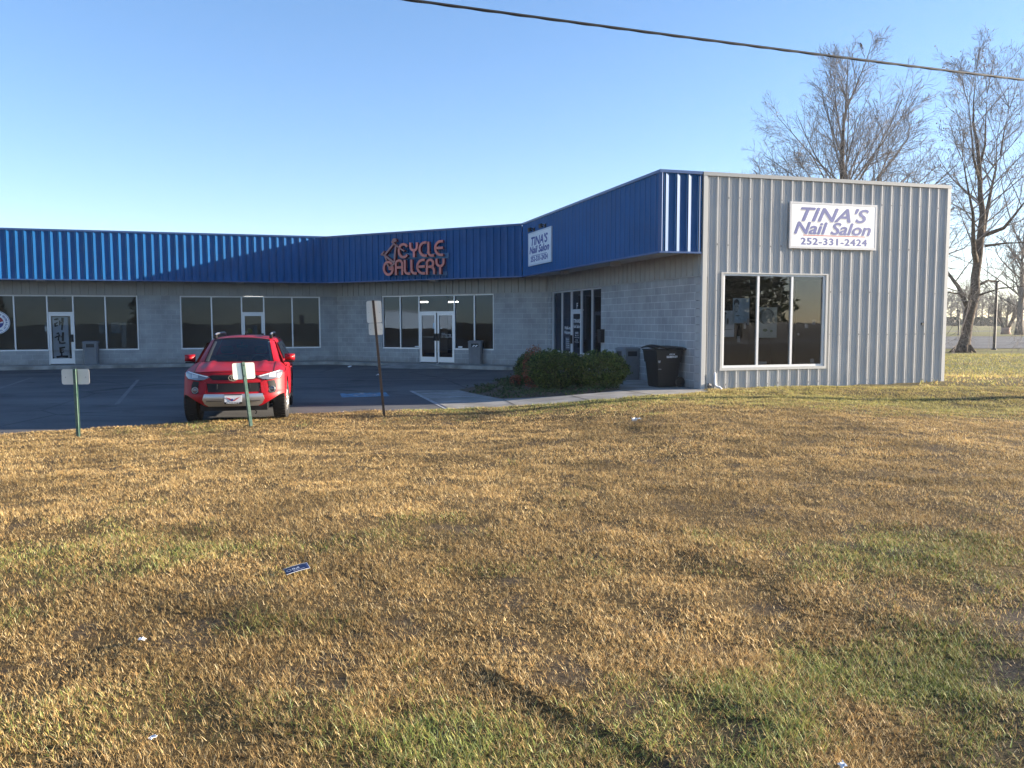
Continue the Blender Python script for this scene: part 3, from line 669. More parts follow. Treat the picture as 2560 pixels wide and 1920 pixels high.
def back(P, a, s0, s1, dep):
    p = P + s0 * dirv(a) + dep * dirv(a + R(90)); q = P + s1 * dirv(a) + dep * dirv(a + R(90)); mb.quad(*[(v.x - P4.x, v.y - P4.y, z) for v, z in ((p, 0), (q, 0), (q, 3.1), (p, 3.1))])
back(W1, A0, -LW, 0, 9); back(W1, A1, 0, LM, 9); back(W2, A2, -2, 7, 5.2); back(P4, A0, .2, 7, 6)
build('interior_wall', mb, iw, B)
TUBE = mat('lit_tube', (1, .95, .85), emit=6)
t = MB()
for s, d in ((2.30, 3.37), (3.54, 4.04)): t = MB(); t.box(s - .24, s + .26, d - .03, d + .03, 2.61, 2.66); bp('ceiling_tube', t, TUBE, W1, A1)
t = MB(); t.box(-4.1 + .0, -3.2, 5.0, 5.08, 2.95, 3.0); bp('ceiling_tube', t, mat('dim_tube', (1, .95, .85), emit=2.0), W1, A0)

# ------------------------------------------------------------ signs on the building
def salon_sign(name, label, P, a, s0, s1, z0, z1, y, ink, faded, group):
    t = thing(name, label, 'sign', (*(P + s0 * dirv(a)), z0), a, group); wd, h = s1 - s0, z1 - z0
    b = MB(); b.box(0, wd, y - .045, y + .0, 0, h); build('sign_board', b, WHITE, t, (0, 0, 0))
    f = MB(); e = .045
    f.box(-.01, wd + .01, y - .049, y - .0, h - e, h + .01); f.box(-.01, wd + .01, y - .049, y, -.01, e); f.box(-.011, e, y - .048, y, e, h - e); f.box(wd - e, wd + .011, y - .048, y, e, h - e)
    build('sign_frame', f, mat(name + '_frame', (.50, .51, .53) if faded else (.62, .65, .70), .5), t)
    yy = y - .0452
    if faded:
        m = MB()
        for tx, x0, x1, q0, q1, sh in (("TINA'S", .12, .90, .595, .90, .32), ('Nail Salon', .05, .93, .315, .575, .28)):
            text_mb(m, tx, wd * x0 - .018, wd * x1 - .018, h * q0 - .03, h * q1 - .03, yy, sh, 0, depth=.0003, fat=.018)
        build('drop_shadow', m, SHADOWINK, t)
        yy -= .0010
    m = MB()
    bb = .022 if faded else .036
    L_ = (("TINA'S", .12, .90, .595, .90, .32), ('Nail Salon', .05, .93, .315, .575, .28), ('252-331-2424', .125, .89, .08, .225, 0)) if faded else (("TINA'S", .14, .86, .60, .86, .22), ('Nail Salon', .07, .92, .36, .57, .2), ('252-331-2424', .12, .86, .11, .255, 0))
    for tx, x0, x1, q0, q1, sh in L_: text_mb(m, tx, wd * x0, wd * x1, h * q0, h * q1, yy, sh, 0, depth=.0003, spacing=1.0 if sh else 1.12, fat=(.018 if sh else .011) if faded else (.022 if sh else .019))
    build('lettering', m, ink, t)
    m = MB(); m.box(wd * .15, wd * (.87 if faded else .83), yy - .0006, yy, h * .275, h * (.292 if faded else .29)); build('rule', m, REDLINE if faded else INK, t)
    return t
ss1 = salon_sign('salon_sign', 'wide faded white nail salon sign on the grey ribbed end wall', P4, A0, 2.42, 5.05, 3.575, 4.73, -.044, INK2, True, 'nail salon signs')
ss2 = salon_sign('salon_sign', 'bluish white nail salon sign hung on the blue fascia under two small floodlights', C2, A2, .93, 3.43, 3.72, 4.88, -.032, INK, False, 'nail salon signs')
for s in (1.45, 2.68):
    t = thing('floodlight', 'small black floodlight above the fascia salon sign, ' + ('nearer the bicycle shop' if s < 2 else 'nearer the end wall'), 'floodlight', (*(C2 + s * dirv(A2)), 4.99), A2, 'floodlights over the salon sign')
    b = MB(); b.tube([(0, -.03, .0), (0, -.16, .05), (0, -.24, .02)], .018, 6); b.box(-.06, .06, -.045, -.02, -.06, .06); build('bracket', b, BLACK, t)
    b = MB(); b.lathe([(.0, 0), (.055, .0), (.085, .13), (.08, .14), (0, .14)], 12, 'z'); o = build('lamp_head', b, BLACK, t, (0, -.22, .05), (R(200), 0, 0), smooth=False)
# the bicycle shop sign: channel letters standing off the fascia on two rails
cg = thing('bicycle_shop_sign', 'red channel letter cycle gallery sign with a bicycle frame outline on the blue fascia', 'sign', (*(C1 + 3.05 * dirv(A1)), 3.5), A1)
def U(pts): return [((x - 150) * .00177, 5.03 - (y + (x - 150) * .04 - 250) * .00149 - 3.5) for x, y in pts]
def Us(pts, off=(0, 0)): return U(pts)
letters = [
 [arc(790, 535, 130, -175, 38, 322, 22)[::-1]],
 [[(985, 325), (985, 430)] + arc(1075, 430, 90, 100, 180, 0, 12)[1:] + [(1165, 320)], [(1080, 540), (1080, 712)]],
 [[(1425, 328)] + arc(1380, 500, 145, -175, 80, 280, 18) + [(1430, 672)]],
 [[(1475, 305), (1475, 570)] + arc(1560, 570, 85, 100, 180, 90, 8) + [(1625, 668)]],
 [[(1865, 298)] + arc(1810, 478, 150, -180, 80, 280, 18) + [(1865, 655)], [(1665, 478), (1862, 468)]],
 [arc(358, 1008, 128, -172, 40, 352, 24) + [(497, 1010), (365, 1015)]],
 [[(572, 1190), (572, 930)] + arc(662, 900, 90, -105, 180, 0, 14)[1:] + [(750, 1185)], [(600, 985), (730, 980)]],
 [[(825, 780), (825, 1060)] + arc(910, 1055, 85, 95, 180, 90, 8) + [(972, 1150)]],
 [[(1008, 775), (1008, 1052)] + arc(1090, 1045, 82, 95, 180, 90, 8) + [(1152, 1140)]],
 [[(1372, 788)] + arc(1320, 962, 150, -178, 80, 280, 18) + [(1376, 1142)], [(1175, 965), (1370, 958)]],
 [[(1430, 1168), (1430, 890)] + arc(1515, 880, 85, -98, 180, 0, 14)[1:] + [(1590, 930), (1550, 962), (1470, 965)], [(1548, 962), (1600, 1000), (1622, 1060), (1622, 1160)]],
 [[(1690, 752), (1690, 850)] + arc(1782, 845, 92, 102, 180, 0, 12)[1:] + [(1876, 745)], [(1785, 955), (1785, 1158)]],
]
LET = mat('faded_red_letter_face', (.62, .17, .13), .4, var=.1, scale=3); RET = mat('dark_red_letter_return', (.22, .02, .02), .4)
for k, strokes in enumerate(letters):
    m = MB(); r_ = MB()
    for p in strokes: m.stroke(U(p), .094, -.245, -.215); r_.stroke(U(p), .100, -.215, -.13)
    o = build('letter', m, LET if k != 1 else mat('bright_red_letter_face', (.75, .20, .17), .4), cg)
    build('letter_return', r_, RET, o)
m = MB(); r_ = MB()
for p, wd in (([(155, 650), (245, 545)], .06), ([(165, 635), (265, 660)], .05), ([(262, 645), (520, 345)], .07), (arc(545, 262, 48, 42, 110, 330, 10) + [(480, 300), (570, 390)], .06), ([(575, 395), (528, 850)], .075), ([(255, 655), (525, 860)], .075), ([(262, 680), (312, 800)], .06), ([(315, 880), (390, 1005), (540, 862)], .06), ([(570, 375), (700, 480), (812, 540)], .06)):
    m.stroke(U(p), wd, -.245, -.215); r_.stroke(U(p), wd + .006, -.215, -.10)
o = build('bicycle_frame_outline', m, mat('dull_red_frame', (.36, .16, .14), .45), cg); build('outline_return', r_, RET, o)
m = MB()
for y0, y1, x0, x1 in ((600, 740, 200, 1960), (1085, 1180, 420, 1920)): m.prism(U([(x0, y1), (x1, y1 - 0), (x1, y0), (x0, y0)]), -.10, -.05)
build('raceway', m, mat('pale_blue_raceway', (.035, .13, .26), .5), cg)
# round martial arts badge in the left window, cut by the picture edge
bd = thing('window_badge', 'round martial arts badge with red and blue centre in the left shop window', 'badge', (*(W1 - 13.41 * dirv(A0)), 1.72), A0)
def disc(r, y0, y1, n=48, a0=0, a1=360): 
    m = MB(); m.prism([(r * math.cos(R(a0 + (a1 - a0) * k / n)), r * math.sin(R(a0 + (a1 - a0) * k / n))) for k in range(n + (0 if a1 - a0 == 360 else 1))], y0, y1); return m
y = .02
build('badge_disc', disc(.46, y, y + .02), WHITE, bd)
m = MB()
for k in range(64): 
    a, b = arc(0, 0, .425, .425, 360 * k / 64, 360 * (k + 1) / 64, 1); c, d = arc(0, 0, .44, .44, 360 * k / 64, 360 * (k + 1) / 64, 1); m.prism([a, b, d, c], y - .003, y)
build('badge_ring', m, INK, bd)
build('badge_field', disc(.235, y - .003, y, 24, 5, 185), mat('badge_red', (.35, .03, .04), .5), bd); build('badge_field', disc(.235, y - .003, y, 24, -175, 5), INK, bd)
m = MB(); m.prism([(.05, -.03), (.20, -.03), (.225, .04), (.16, .03), (.12, .0), (.05, .03)], y - .007, y - .003); m.prism([(-.2, -.03), (.0, -.03), (.0, .05), (-.2, .04)], y - .007, y - .003); build('badge_mark', m, VINYL, bd)
m = MB()
def ringtext(tx, a0, a1, r0, r1, flip):
    n = len(tx)
    for k, ch in enumerate(tx):
        if ch == ' ': continue
        t_ = MB(); text_mb(t_, ch, -.022, .022, -.035, .035, 0, bold=.03); a = R(a0 + (a1 - a0) * (k + .5) / n)
        rr = (r0 + r1) / 2; rot = a - math.pi / 2 if not flip else a + math.pi / 2; i = len(m.v)
        for vx, vy, vz in t_.v: m.v.append((rr * math.cos(a) + vx * math.cos(rot) - vz * math.sin(rot), y + vy, rr * math.sin(a) + vx * math.sin(rot) + vz * math.cos(rot)))
        m.f += [tuple(i + q for q in f) for f in t_.f]
ringtext('ES CENTER', 78, 6, .30, .38, False); ringtext('MARTIAL ARTS', -128, -8, .30, .38, True); ringtext('.', -2, 2, .30, .38, False)
build('lettering', m, INK, bd)
# brush-lettered banner inside the left door
bn = thing('door_banner', 'grey banner with three black brush written characters inside the left glass door', 'banner', (*(W1 - 11.15 * dirv(A0)), .215), A0)
m = MB(); m.grid([[(-.29 + .58 * i / 6, .10 + .006 * math.sin(i * 1.3 + j * .4), 1.715 * j / 10) for j in range(11)] for i in range(7)], flip=True); build('cloth', m, mat('banner_cloth', (.80, .83, .84), .8, var=.08, scale=3), bn, smooth=True)
m = MB()
def K(pts): return [((x - 1410) * .00154, (1470 - yy) * .00177) for x, yy in pts]
for p, wd in (([(1265, 560), (1310, 550), (1370, 540)], [.05, .09, .06]), ([(1270, 670), (1310, 640), (1350, 620)], [.04, .06, .04]), ([(1275, 640), (1290, 710), (1350, 690)], [.07, .08, .05]), ([(1400, 580), (1395, 690)], [.06, .05]), ([(1470, 520), (1460, 640), (1440, 800)], [.13, .09, .06]), ([(1400, 640), (1460, 620)], [.05, .05]),
              ([(1310, 885), (1370, 865)], [.06, .09]), ([(1260, 975), (1330, 945), (1400, 930)], [.04, .08, .05]), ([(1370, 890), (1345, 1040)], [.06, .07]), ([(1340, 1000), (1360, 1050)], [.06, .05]), ([(1465, 850), (1450, 1060)], [.10, .10]), ([(1370, 1050), (1380, 1100), (1440, 1105), (1515, 1095)], [.06, .08, .08, .07]), ([(1400, 960), (1450, 950)], [.05, .05]),
              ([(1365, 1215), (1430, 1210), (1500, 1195)], [.08, .09, .07]), ([(1385, 1200), (1390, 1320), (1470, 1305)], [.1, .09, .06]), ([(1390, 1270), (1460, 1255)], [.06, .05]), ([(1410, 1320), (1410, 1400)], [.07, .09]), ([(1285, 1425), (1400, 1410), (1560, 1415)], [.11, .10, .12])):
    m.stroke(K(p), [w_ * .8 for w_ in wd], .086, .092)
build('brush_lettering', m, BLACK, bn)
# posters behind the salon's end window
def poster(label, s0, s1, z0, z1, tone, parts, d=.30):
    t = thing('window_poster', label, 'poster', (*(P4 + s0 * dirv(A0)), z0), A0, 'posters in the salon window')
    wd, h = s1 - s0, z1 - z0
    b = MB(); b.box(0, wd, d, d + .004, 0, h); build('poster_sheet', b, mat('poster_paper', tone, .7, var=.15, scale=4), t)
    for nm, c, ell in parts:
        m = MB()
        for q, (x, z, rx, rz) in enumerate(ell): m.prism([(x * wd + rx * wd * math.cos(2 * math.pi * k / 20), z * h + rz * h * math.sin(2 * math.pi * k / 20)) for k in range(20)], d - .003 - q * .0005 - (.002 if nm != 'hair' else 0), d - .001)
        build(nm, m, mat('poster_' + nm, c, .7, var=.2, scale=9), t)
pf = (.55, .60, .62)
poster('pale poster of a tall figure, low at the left edge of the salon end window', .50, 1.10, 1.31, 1.98, (.75, .82, .88), [('figure', (.08, .10, .12), [(.52, .55, .05, .33), (.68, .6, .05, .12), (.55, .9, .07, .05)]), ('caption', (.25, .29, .32), [(.5, .28, .45, .015)])])
poster('pale blue poster of a dark haired woman, topmost in the salon end window', 1.05, 1.53, 1.66, 2.30, (.52, .70, .85), [('hair', (.05, .08, .12), [(.22, .80, .17, .16)]), ('portrait', (.50, .60, .66), [(.22, .62, .15, .2)]), ('features', (.22, .27, .32), [(.15, .66, .04, .014), (.30, .66, .04, .014), (.22, .47, .05, .014), (.3, .3, .12, .03)])])
poster('large grey green portrait poster with a raised hand in the middle window light', 1.78, 2.36, 1.28, 2.07, (.60, .66, .63), [('hair', (.20, .22, .22), [(.45, .7, .42, .26)]), ('portrait', (.44, .47, .45), [(.47, .68, .27, .24), (.82, .6, .06, .14), (.72, .62, .05, .12), (.88, .55, .05, .10)]), ('features', (.34, .37, .36), [(.36, .80, .10, .022), (.64, .80, .10, .022), (.5, .56, .10, .014)]), ('flower', (.25, .32, .20), [(.4, .25, .12, .05), (.72, .22, .07, .04)])])
t = thing('window_card', 'cluster of small white price cards stuck in the salon end window', 'card', (*(P4 + .6 * dirv(A0)), .6), A0)
m = MB()
for s, z, a, b in ((.70, .92, .07, .18), (.80, 1.02, .06, .16), (.52, .58, .08, .15), (1.05, .60, .10, .12), (2.52, .93, .11, .10), (2.75, 1.02, .10, .13), (2.30, .74, .06, .06), (.02, .0, .06, .10), (1.1, .0, .30, .07), (2.72, .02, .12, .10)): m.box(s, s + a, .18, .183, z, z + b)
build('cards', m, mat('card_paper', (.55, .56, .58), .7), t); 
# black letter box beside the salon door
lb = thing('letter_box', 'black metal letter box on the block wall right of the salon door', 'letter box', (*(W2 + 5.46 * dirv(A2)), 1.03), A2)
m = MB(); m.prism([(-.14, 0), (.14, 0), (.14, .40), (-.14, .40)], -.13, -.002); build('box', m, BLACK, lb, bevel=.012)
m = MB(); m.box(-.15, .15, -.15, -.0, .37, .43); build('lid', m, BLACK, lb, bevel=.01)

# ------------------------------------------------------------ sign posts seen from behind
POSTG = mat('green_channel_post', (.035, .09, .065), .5, c2=(.10, .15, .12), scale=9); POSTB = mat('brown_rusted_post', (.028, .017, .011), .7, c2=(.085, .05, .03), scale=6)
SHEET = mat('bare_aluminium_sign_back', (.86, .82, .66), .42, metal=.9, var=.06, scale=2); SHEETW = mat('dull_aluminium_sign_back', (.66, .64, .57), .5, metal=.15, var=.06, scale=3)
def rrect(w_, h, r, n=5):
    p = []
    for cx, cz, a in ((w_ / 2 - r, h / 2 - r, 0), (-w_ / 2 + r, h / 2 - r, 90), (-w_ / 2 + r, -h / 2 + r, 180), (w_ / 2 - r, -h / 2 + r, 270)): p += arc(cx, cz, r, r, a, a + 90, n)
    return p
def sign_post(label, x, y, hgt, plates, yaw, tilt, m, ms, wd=.045, holes=False):
    z = float(Hlawn(x, y))
    t = thing('sign_post', label, 'sign', (x, y, z), (tilt[0], tilt[1], yaw), 'parking signs along the lot edge')
    p = MB(); h = wd / 2
    p.box(-h, h, -.022, -.016, -.25, hgt); p.box(-h, -h + .006, -.016, .014, -.25, hgt); p.box(h - .006, h, -.016, .014, -.25, hgt)
    if not holes: p.box(-h - .014, -h, .008, .014, -.25, hgt); p.box(h, h + .014, .008, .014, -.25, hgt)
    else: p.box(-h, h, .014, .02, -.25, hgt)
    po = build('post', p, m, t)
    q = MB(); k = .08
    while k < hgt: q.lathe([(0, -.0235), (.006, -.0235)], 8, 'y', (0, 0, k)); k += .05 if holes else .1
    build('hole', q, BLACK, po, kind='stuff')
    for w_, ht, zc in plates:
        q = MB(); q.prism([(a, b) for a, b in rrect(w_, ht, .035)], .022, .025); s = build('sign_plate', q, ms, t, (0, 0, zc), (0, -tilt[1] * .7, 0))
        q = MB()
        for dz in (-ht * .33, ht * .33):
            q.lathe([(0, -.028), (.011, -.028), (.011, -.02)], 8, 'y', (0, 0, dz))
        for dx in (-w_ * .36, w_ * .36): q.lathe([(0, .020), (.006, .020), (.006, .023)], 6, 'y', (dx, 0, -ht * .03))
        build('bolt', q, BLACK, s)
    return t
sign_post('low sign on a green post at the left lot edge, dull back showing', -7.46, 13.92, 1.17, [(.46, .262, 1.035)], R(4), (0, R(-.6)), POSTG, SHEETW)
sign_post('low sign with glaring bare metal back on a green post before the red car', -4.94, 15.34, 1.22, [(.41, .31, 1.055)], R(31), (R(-7), R(-4.0)), POSTG, SHEET)
sign_post('tall leaning brown sign post with two stacked plates', -2.69, 17.06, 2.43, [(.31, .455, 2.19), (.29, .245, 1.83)], R(9), (R(-2), R(-4.6)), POSTB, SHEETW, wd=.052, holes=True)

# ------------------------------------------------------------ litter bins and the wheeled cart
BINM = mat('grey_litter_bin_plastic', (.17, .18, .19), .6, var=.08, scale=6, bump=.1, bscale=80)
def litter_bin(label, x, y, yaw, bag):
    t = thing('litter_bin', label, 'litter bin', (x, y, 0.004 if y > 30 else .012), yaw, 'grey litter bins outside the shops')
    b = MB(); n = 6; w0, w1 = .27, .285
    def oct_(w_, c): return [(-w_ + c, -w_), (w_ - c, -w_), (w_, -w_ + c), (w_, w_ - c), (w_ - c, w_), (-w_ + c, w_), (-w_, w_ - c), (-w_, -w_ + c)]
    def loft(lv, cap=(False, True)):
        i0 = len(b.v)
        for w_, c, z in lv: b.v += [(px, py, z) for px, py in oct_(w_, c)]
        for k in range(len(lv) - 1):
            for j in range(8): l = (j + 1) % 8; b.f.append((i0 + k * 8 + j, i0 + k * 8 + l, i0 + (k + 1) * 8 + l, i0 + (k + 1) * 8 + j))
        if cap[1]: b.f.append(tuple(i0 + (len(lv) - 1) * 8 + j for j in range(8)))
    loft([(.262, .06, 0), (.275, .06, .62), (.28, .06, .63), (.28, .06, .645)], (0, 0)); build('bin_body', b, BINM, t)
    b = MB(); loft([(.286, .06, .64), (.286, .06, .865), (.30, .06, .88), (.295, .06, .92), (.24, .06, .945)]); hd = build('bin_hood', b, BINM, t)
    for k in range(4):
        b = MB(); m = Matrix.Rotation(k * math.pi / 2, 3, 'Z'); b.quad(*[tuple(m @ Vector((px, -.2895, pz))) for px, pz in ((-.15, .69), (.15, .69), (.15, .83), (-.15, .83))])
        build('opening', b, BLACK, hd)
    if bag:
        b = MB()
        for ox, q in ((-.09, 0), (.02, 0)): b.stroke([(ox, .70), (ox + .05, .75), (ox + .1, .76)], [.03, .05, .02], -.305, -.291)
        build('bin_liner', b, VINYL, t)
    return t
litter_bin('grey litter bin right of the banner door under the left window', -17.32, 33.60, A0 + R(4), False)
litter_bin('grey litter bin right of the double glass doors with white liner showing', -1.45, 33.10, A1 + R(20), True)
litter_bin('grey litter bin half hidden between the evergreen shrubs and the wheeled cart', 3.40, 23.95, A2 + R(4), False)
wb = thing('wheeled_bin', 'black wheeled rubbish cart with white city lettering by the block wall corner', 'rubbish cart', (3.93, 21.25, .012), R(22))
def loftbox(b, lv, capb=True):
    i0 = len(b.v)
    for x0, x1, y0, y1, z in lv: b.v += [(x0, y0, z), (x1, y0, z), (x1, y1, z), (x0, y1, z)]
    for k in range(len(lv) - 1):
        for j in range(4): l = (j + 1) % 4; b.f.append((i0 + 4 * k + j, i0 + 4 * k + l, i0 + 4 * k + 4 + l, i0 + 4 * k + 4 + j))
    b.f.append((i0 + 3, i0 + 2, i0 + 1, i0)); e = i0 + 4 * (len(lv) - 1); b.f.append((e, e + 1, e + 2, e + 3))
# the cart stands with its front to the left of the picture; the lettered side faces the camera
b = MB(); loftbox(b, [(-.26, .27, -.24, .24, .0), (-.28, .27, -.26, .26, .05), (-.345, .33, -.30, .30, .66), (-.35, .335, -.305, .305, .665)]); build('cart_body', b, BLACK, wb, bevel=.02)
b = MB(); loftbox(b, [(-.37, .35, -.315, .315, .65), (-.40, .38, -.335, .335, .95), (-.42, .40, -.345, .345, .955), (-.42, .40, -.345, .345, .985)]); build('cart_collar', b, BLACK, wb, bevel=.015)
b = MB()
P_ = []
for i in range(9):
    x = -.44 + .92 * i / 8; r_ = []
    for j in range(7):
        yy = -.355 + .71 * j / 6; r_.append((x, yy, .99 + .045 * (1 - (abs(yy) / .36) ** 2) + .012 * math.sin(i * 1.7) - (.03 if i == 8 else 0) + (.03 if 1 <= i <= 2 else 0)))
    P_.append(r_)
b.grid(P_, flip=True); lid = build('cart_lid', b, BLACK, wb, smooth=False); sm = lid.modifiers.new('thick', 'SOLIDIFY'); sm.thickness = .03; sm.offset = 1
b = MB(); b.tube([(.40, -.25, .93), (.48, -.25, .95), (.48, .25, .95), (.40, .25, .93)], .016, 6); build('handle', b, BLACK, wb)
for s in (-1, 1):
    b = MB(); b.lathe([(0, s * .27), (.09, s * .27), (.125, s * .275), (.135, s * .29), (.135, s * .32), (.125, s * .335), (.06, s * .335), (.05, s * .325), (0, s * .325)], 20, 'y', (.33, 0, .135)); build('wheel', b, mat('black_rubber', (.012, .012, .012), .8), wb)
m = MB(); text_mb(m, 'CITY OF', -.02, .14, .835, .87, -.345, fat=.003, depth=.002); text_mb(m, 'ELIZABETH CITY', -.10, .22, .765, .815, -.345, fat=.004, depth=.002)
build('lettering', m, VINYL, wb)
m = MB(); m.box(-.33, -.24, -.318, -.312, .47, .485); m.prism([(-.355, .70), (-.28, .70), (-.295, .64), (-.34, .64)], -.345, -.338); build('label', m, mat('grey_label', (.35, .36, .38), .6), wb)

# ------------------------------------------------------------ red sport utility car
car = thing('parked_car', 'red sport utility car parked nose towards the lawn', 'car', (-5.40, 15.75, float(Glot(-5.5, 17.0)) + .004), R(13))
RED = mat('red_car_paint', (.27, .004, .010), .45, spec=.22, coat=.08); CHROME = mat('bright_metal', (.75, .76, .78), .2, metal=1); SILV = mat('silver_bumper_paint', (.42, .42, .44), .3, metal=.8)
CBLK = mat('car_black_trim', (.009, .009, .010), .6, spec=.25); RUB = mat('tyre_rubber', (.016, .015, .015), .85, var=.2, scale=10, bump=.2, bscale=60); LENS = mat('headlight_lens', (.17, .175, .19), .08, coat=1, metal=.3)
sgn = lambda v: (v > 0) - (v < 0)
def fy(x, z):                                         # front surface of the car: y grows rearwards
    z = z - .08; ax = abs(x); q = .06 * (ax / .55) ** 2 + 1.2 * max(0, ax - .60) ** 2 + 14 * max(0, ax - .82) ** 3
    if z < .34: v = .02 + (.34 - z) * .5
    elif z < .56: v = .0 + .02 * ((z - .45) / .1) ** 2
    elif z < .92: v = .03 + .11 * ((z - .56) / .36)
    else: v = .14 + .9 * (z - .92) + 3.0 * max(0, z - .97) ** 2 
    return q + v
def zmin(ax): return .36 if ax < .52 else .36 + .22 * min(1, (ax - .52) / .36)
def ztop(ax): return 1.05 - .055 * (ax / .9) ** 2
bd_ = MB(); XS = [-.945 + 1.89 * i / 42 for i in range(43)]
P_ = [[(x, fy(x, zmin(abs(x)) + (ztop(abs(x)) - zmin(abs(x))) * j / 26), zmin(abs(x)) + (ztop(abs(x)) - zmin(abs(x))) * j / 26) for j in range(27)] for x in XS]
bd_.grid(P_)
def hoodz(x, t):
    ax = abs(x); z0 = ztop(ax); z1 = 1.185 - .02 * (ax / .8) ** 2
    z = z0 + (z1 - z0) * (1 - (1 - t) ** 1.7) - .11 * max(0, (ax - .80) / .145) ** 2 * t
    z += .022 * math.exp(-((ax - .52) / .07) ** 2) * min(1, t * 3) - .012 * math.exp(-(ax / .22) ** 4) * min(1, t * 3)
    return z
P_ = []
for x in XS:
    y0 = fy(x, ztop(abs(x))); P_.append([(x, y0 + (1.32 - y0) * j / 16, hoodz(x, j / 16)) for j in range(17)])
bd_.grid(P_)
# sides with wheel arches
AX = (.93, 3.72); ZR = .40
def sidex(y, z):
    b = .945 + .015 * math.sin(math.pi * min(1, max(0, (z - .35) / .75)))
    for a in AX: b += .03 * math.exp(-((y - a) / .55) ** 2) * (1 - abs(z - .6) / .9)
    return b - .10 * max(0, (z - .98) / .2) ** 2 - .12 * max(0, (y - 4.45) / .37) ** 2
for s in (-1, 1):
    y0 = fy(.945, .75); rows = []
    for i in range(97):
        t = i / 96; r_ = []
        for j in range(25):
            zt_ = hoodz(.945, min(1, max(0, (y0 + (4.80 - y0) * t - y0) / (1.32 - y0)))) if (y0 + (4.8 - y0) * t) < 1.32 else hoodz(.945, 1) + .05 * min(1, (y0 + (4.8 - y0) * t - 1.32) / 2)
            zb_ = .52 if t < .02 else .36
            z = zb_ + (zt_ - zb_) * j / 24; yf = fy(.945, z); y = yf + (4.80 - yf) * t
            xx = sidex(y, z) if t > 0.03 else .945 + (sidex(y, z) - .945) * t / .03
            r_.append([s * xx, y, z])
        rows.append(r_)
    inside = lambda p: any((p[1] - a) ** 2 + (p[2] - ZR) ** 2 < .485 ** 2 for a in AX)
    for r_ in rows:                                     # pull vertices near the arch onto its circle
        for p in r_:
            for a in AX:
                d = math.hypot(p[1] - a, p[2] - ZR)
                if .455 < d < .515 and p[2] > .36: p[1] = a + (p[1] - a) / d * .485; p[2] = ZR + (p[2] - ZR) / d * .485
    keep = lambda i, j: not any((sum(rows[i + a][j + b][1] for a in (0, 1) for b in (0, 1)) / 4 - A_) ** 2 + (sum(rows[i + a][j + b][2] for a in (0, 1) for b in (0, 1)) / 4 - ZR) ** 2 < .484 ** 2 for A_ in AX)
    bd_.grid(rows, keep=keep, flip=(s < 0))
# cabin: roof, pillars, rear
BW = .83; ZBL = 1.15
def roofp(u, t):                                      # u -1..1 across, t 0..1 rearwards
    y = 2.06 + t * 2.45; w_ = .645 + .03 * math.sin(math.pi * min(1, t * 1.2)); z = 1.60 + .085 * math.sin(math.pi * (.18 + .55 * t)) - .035
    return (u * w_, y + .06 * u * u * (1 - t), z + .05 * (1 - u * u) - .02 * abs(u) ** 6)
P_ = [[roofp(-1 + 2 * i / 20, j / 16) for j in range(17)] for i in range(21)]; bd_.grid(P_)
WB = [(-.775, 1.30, 1.155), (.775, 1.30, 1.155)]
def ws(u, t):                                         # windshield surface
    a = Vector((.775 * u, 1.24 + .10 * u * u, 1.155)); b = Vector(roofp(u * .985, 0)); p = a.lerp(b, t); return (p.x, p.y - .03 * math.sin(math.pi * t), p.z)
for s in (-1, 1):
    # A pillar, front quarter
    ap = [[ws(s * .90, t / 8), (s * (.80 + (.655 - .80) * t / 8), 1.36 + .80 * t / 8, 1.15 + (roofp(s, 0)[2] - .01 - 1.15) * t / 8), (s * (.845 + (.668 - .845) * t / 8), 1.50 + .75 * t / 8, 1.13 + (roofp(s, .05)[2] - .03 - 1.13) * t / 8)] for t in range(9)]
    bd_.grid([[Vector(p) + Vector((0, -.012, .004)) for p in r_] for r_ in ap], flip=(s > 0))
    P_ = []
    for i in range(21):
        y = 1.50 + 3.15 * i / 20; t = min(1, max(0, (y + .7 - 2.06 - .75 * (i / 20)) / 2.45)); rp = roofp(s, min(1, max(0, (2.25 + (4.50 - 2.25) * i / 20 - 2.06) / 2.45)))
        bl = (s * .93, 1.35 + 3.40 * i / 20, hoodz(.945, 1) + .03); md = (s * .875, 1.45 + 3.25 * i / 20, 1.17)
        P_.append([bl, md, (s * .70, 2.17 + 2.36 * i / 20, rp[2] - .05), (rp[0], rp[1], rp[2])])
    bd_.grid(P_, flip=(s < 0))
bd_.quad((-.945, 4.80, .36), (.945, 4.80, .36), (.90, 4.80, 1.15), (-.90, 4.80, 1.15)); bd_.quad((-.90, 4.78, 1.15), (.90, 4.78, 1.15), (.66, 4.50, 1.62), (-.66, 4.50, 1.62))
body = build('body', bd_, RED, car, smooth=True)
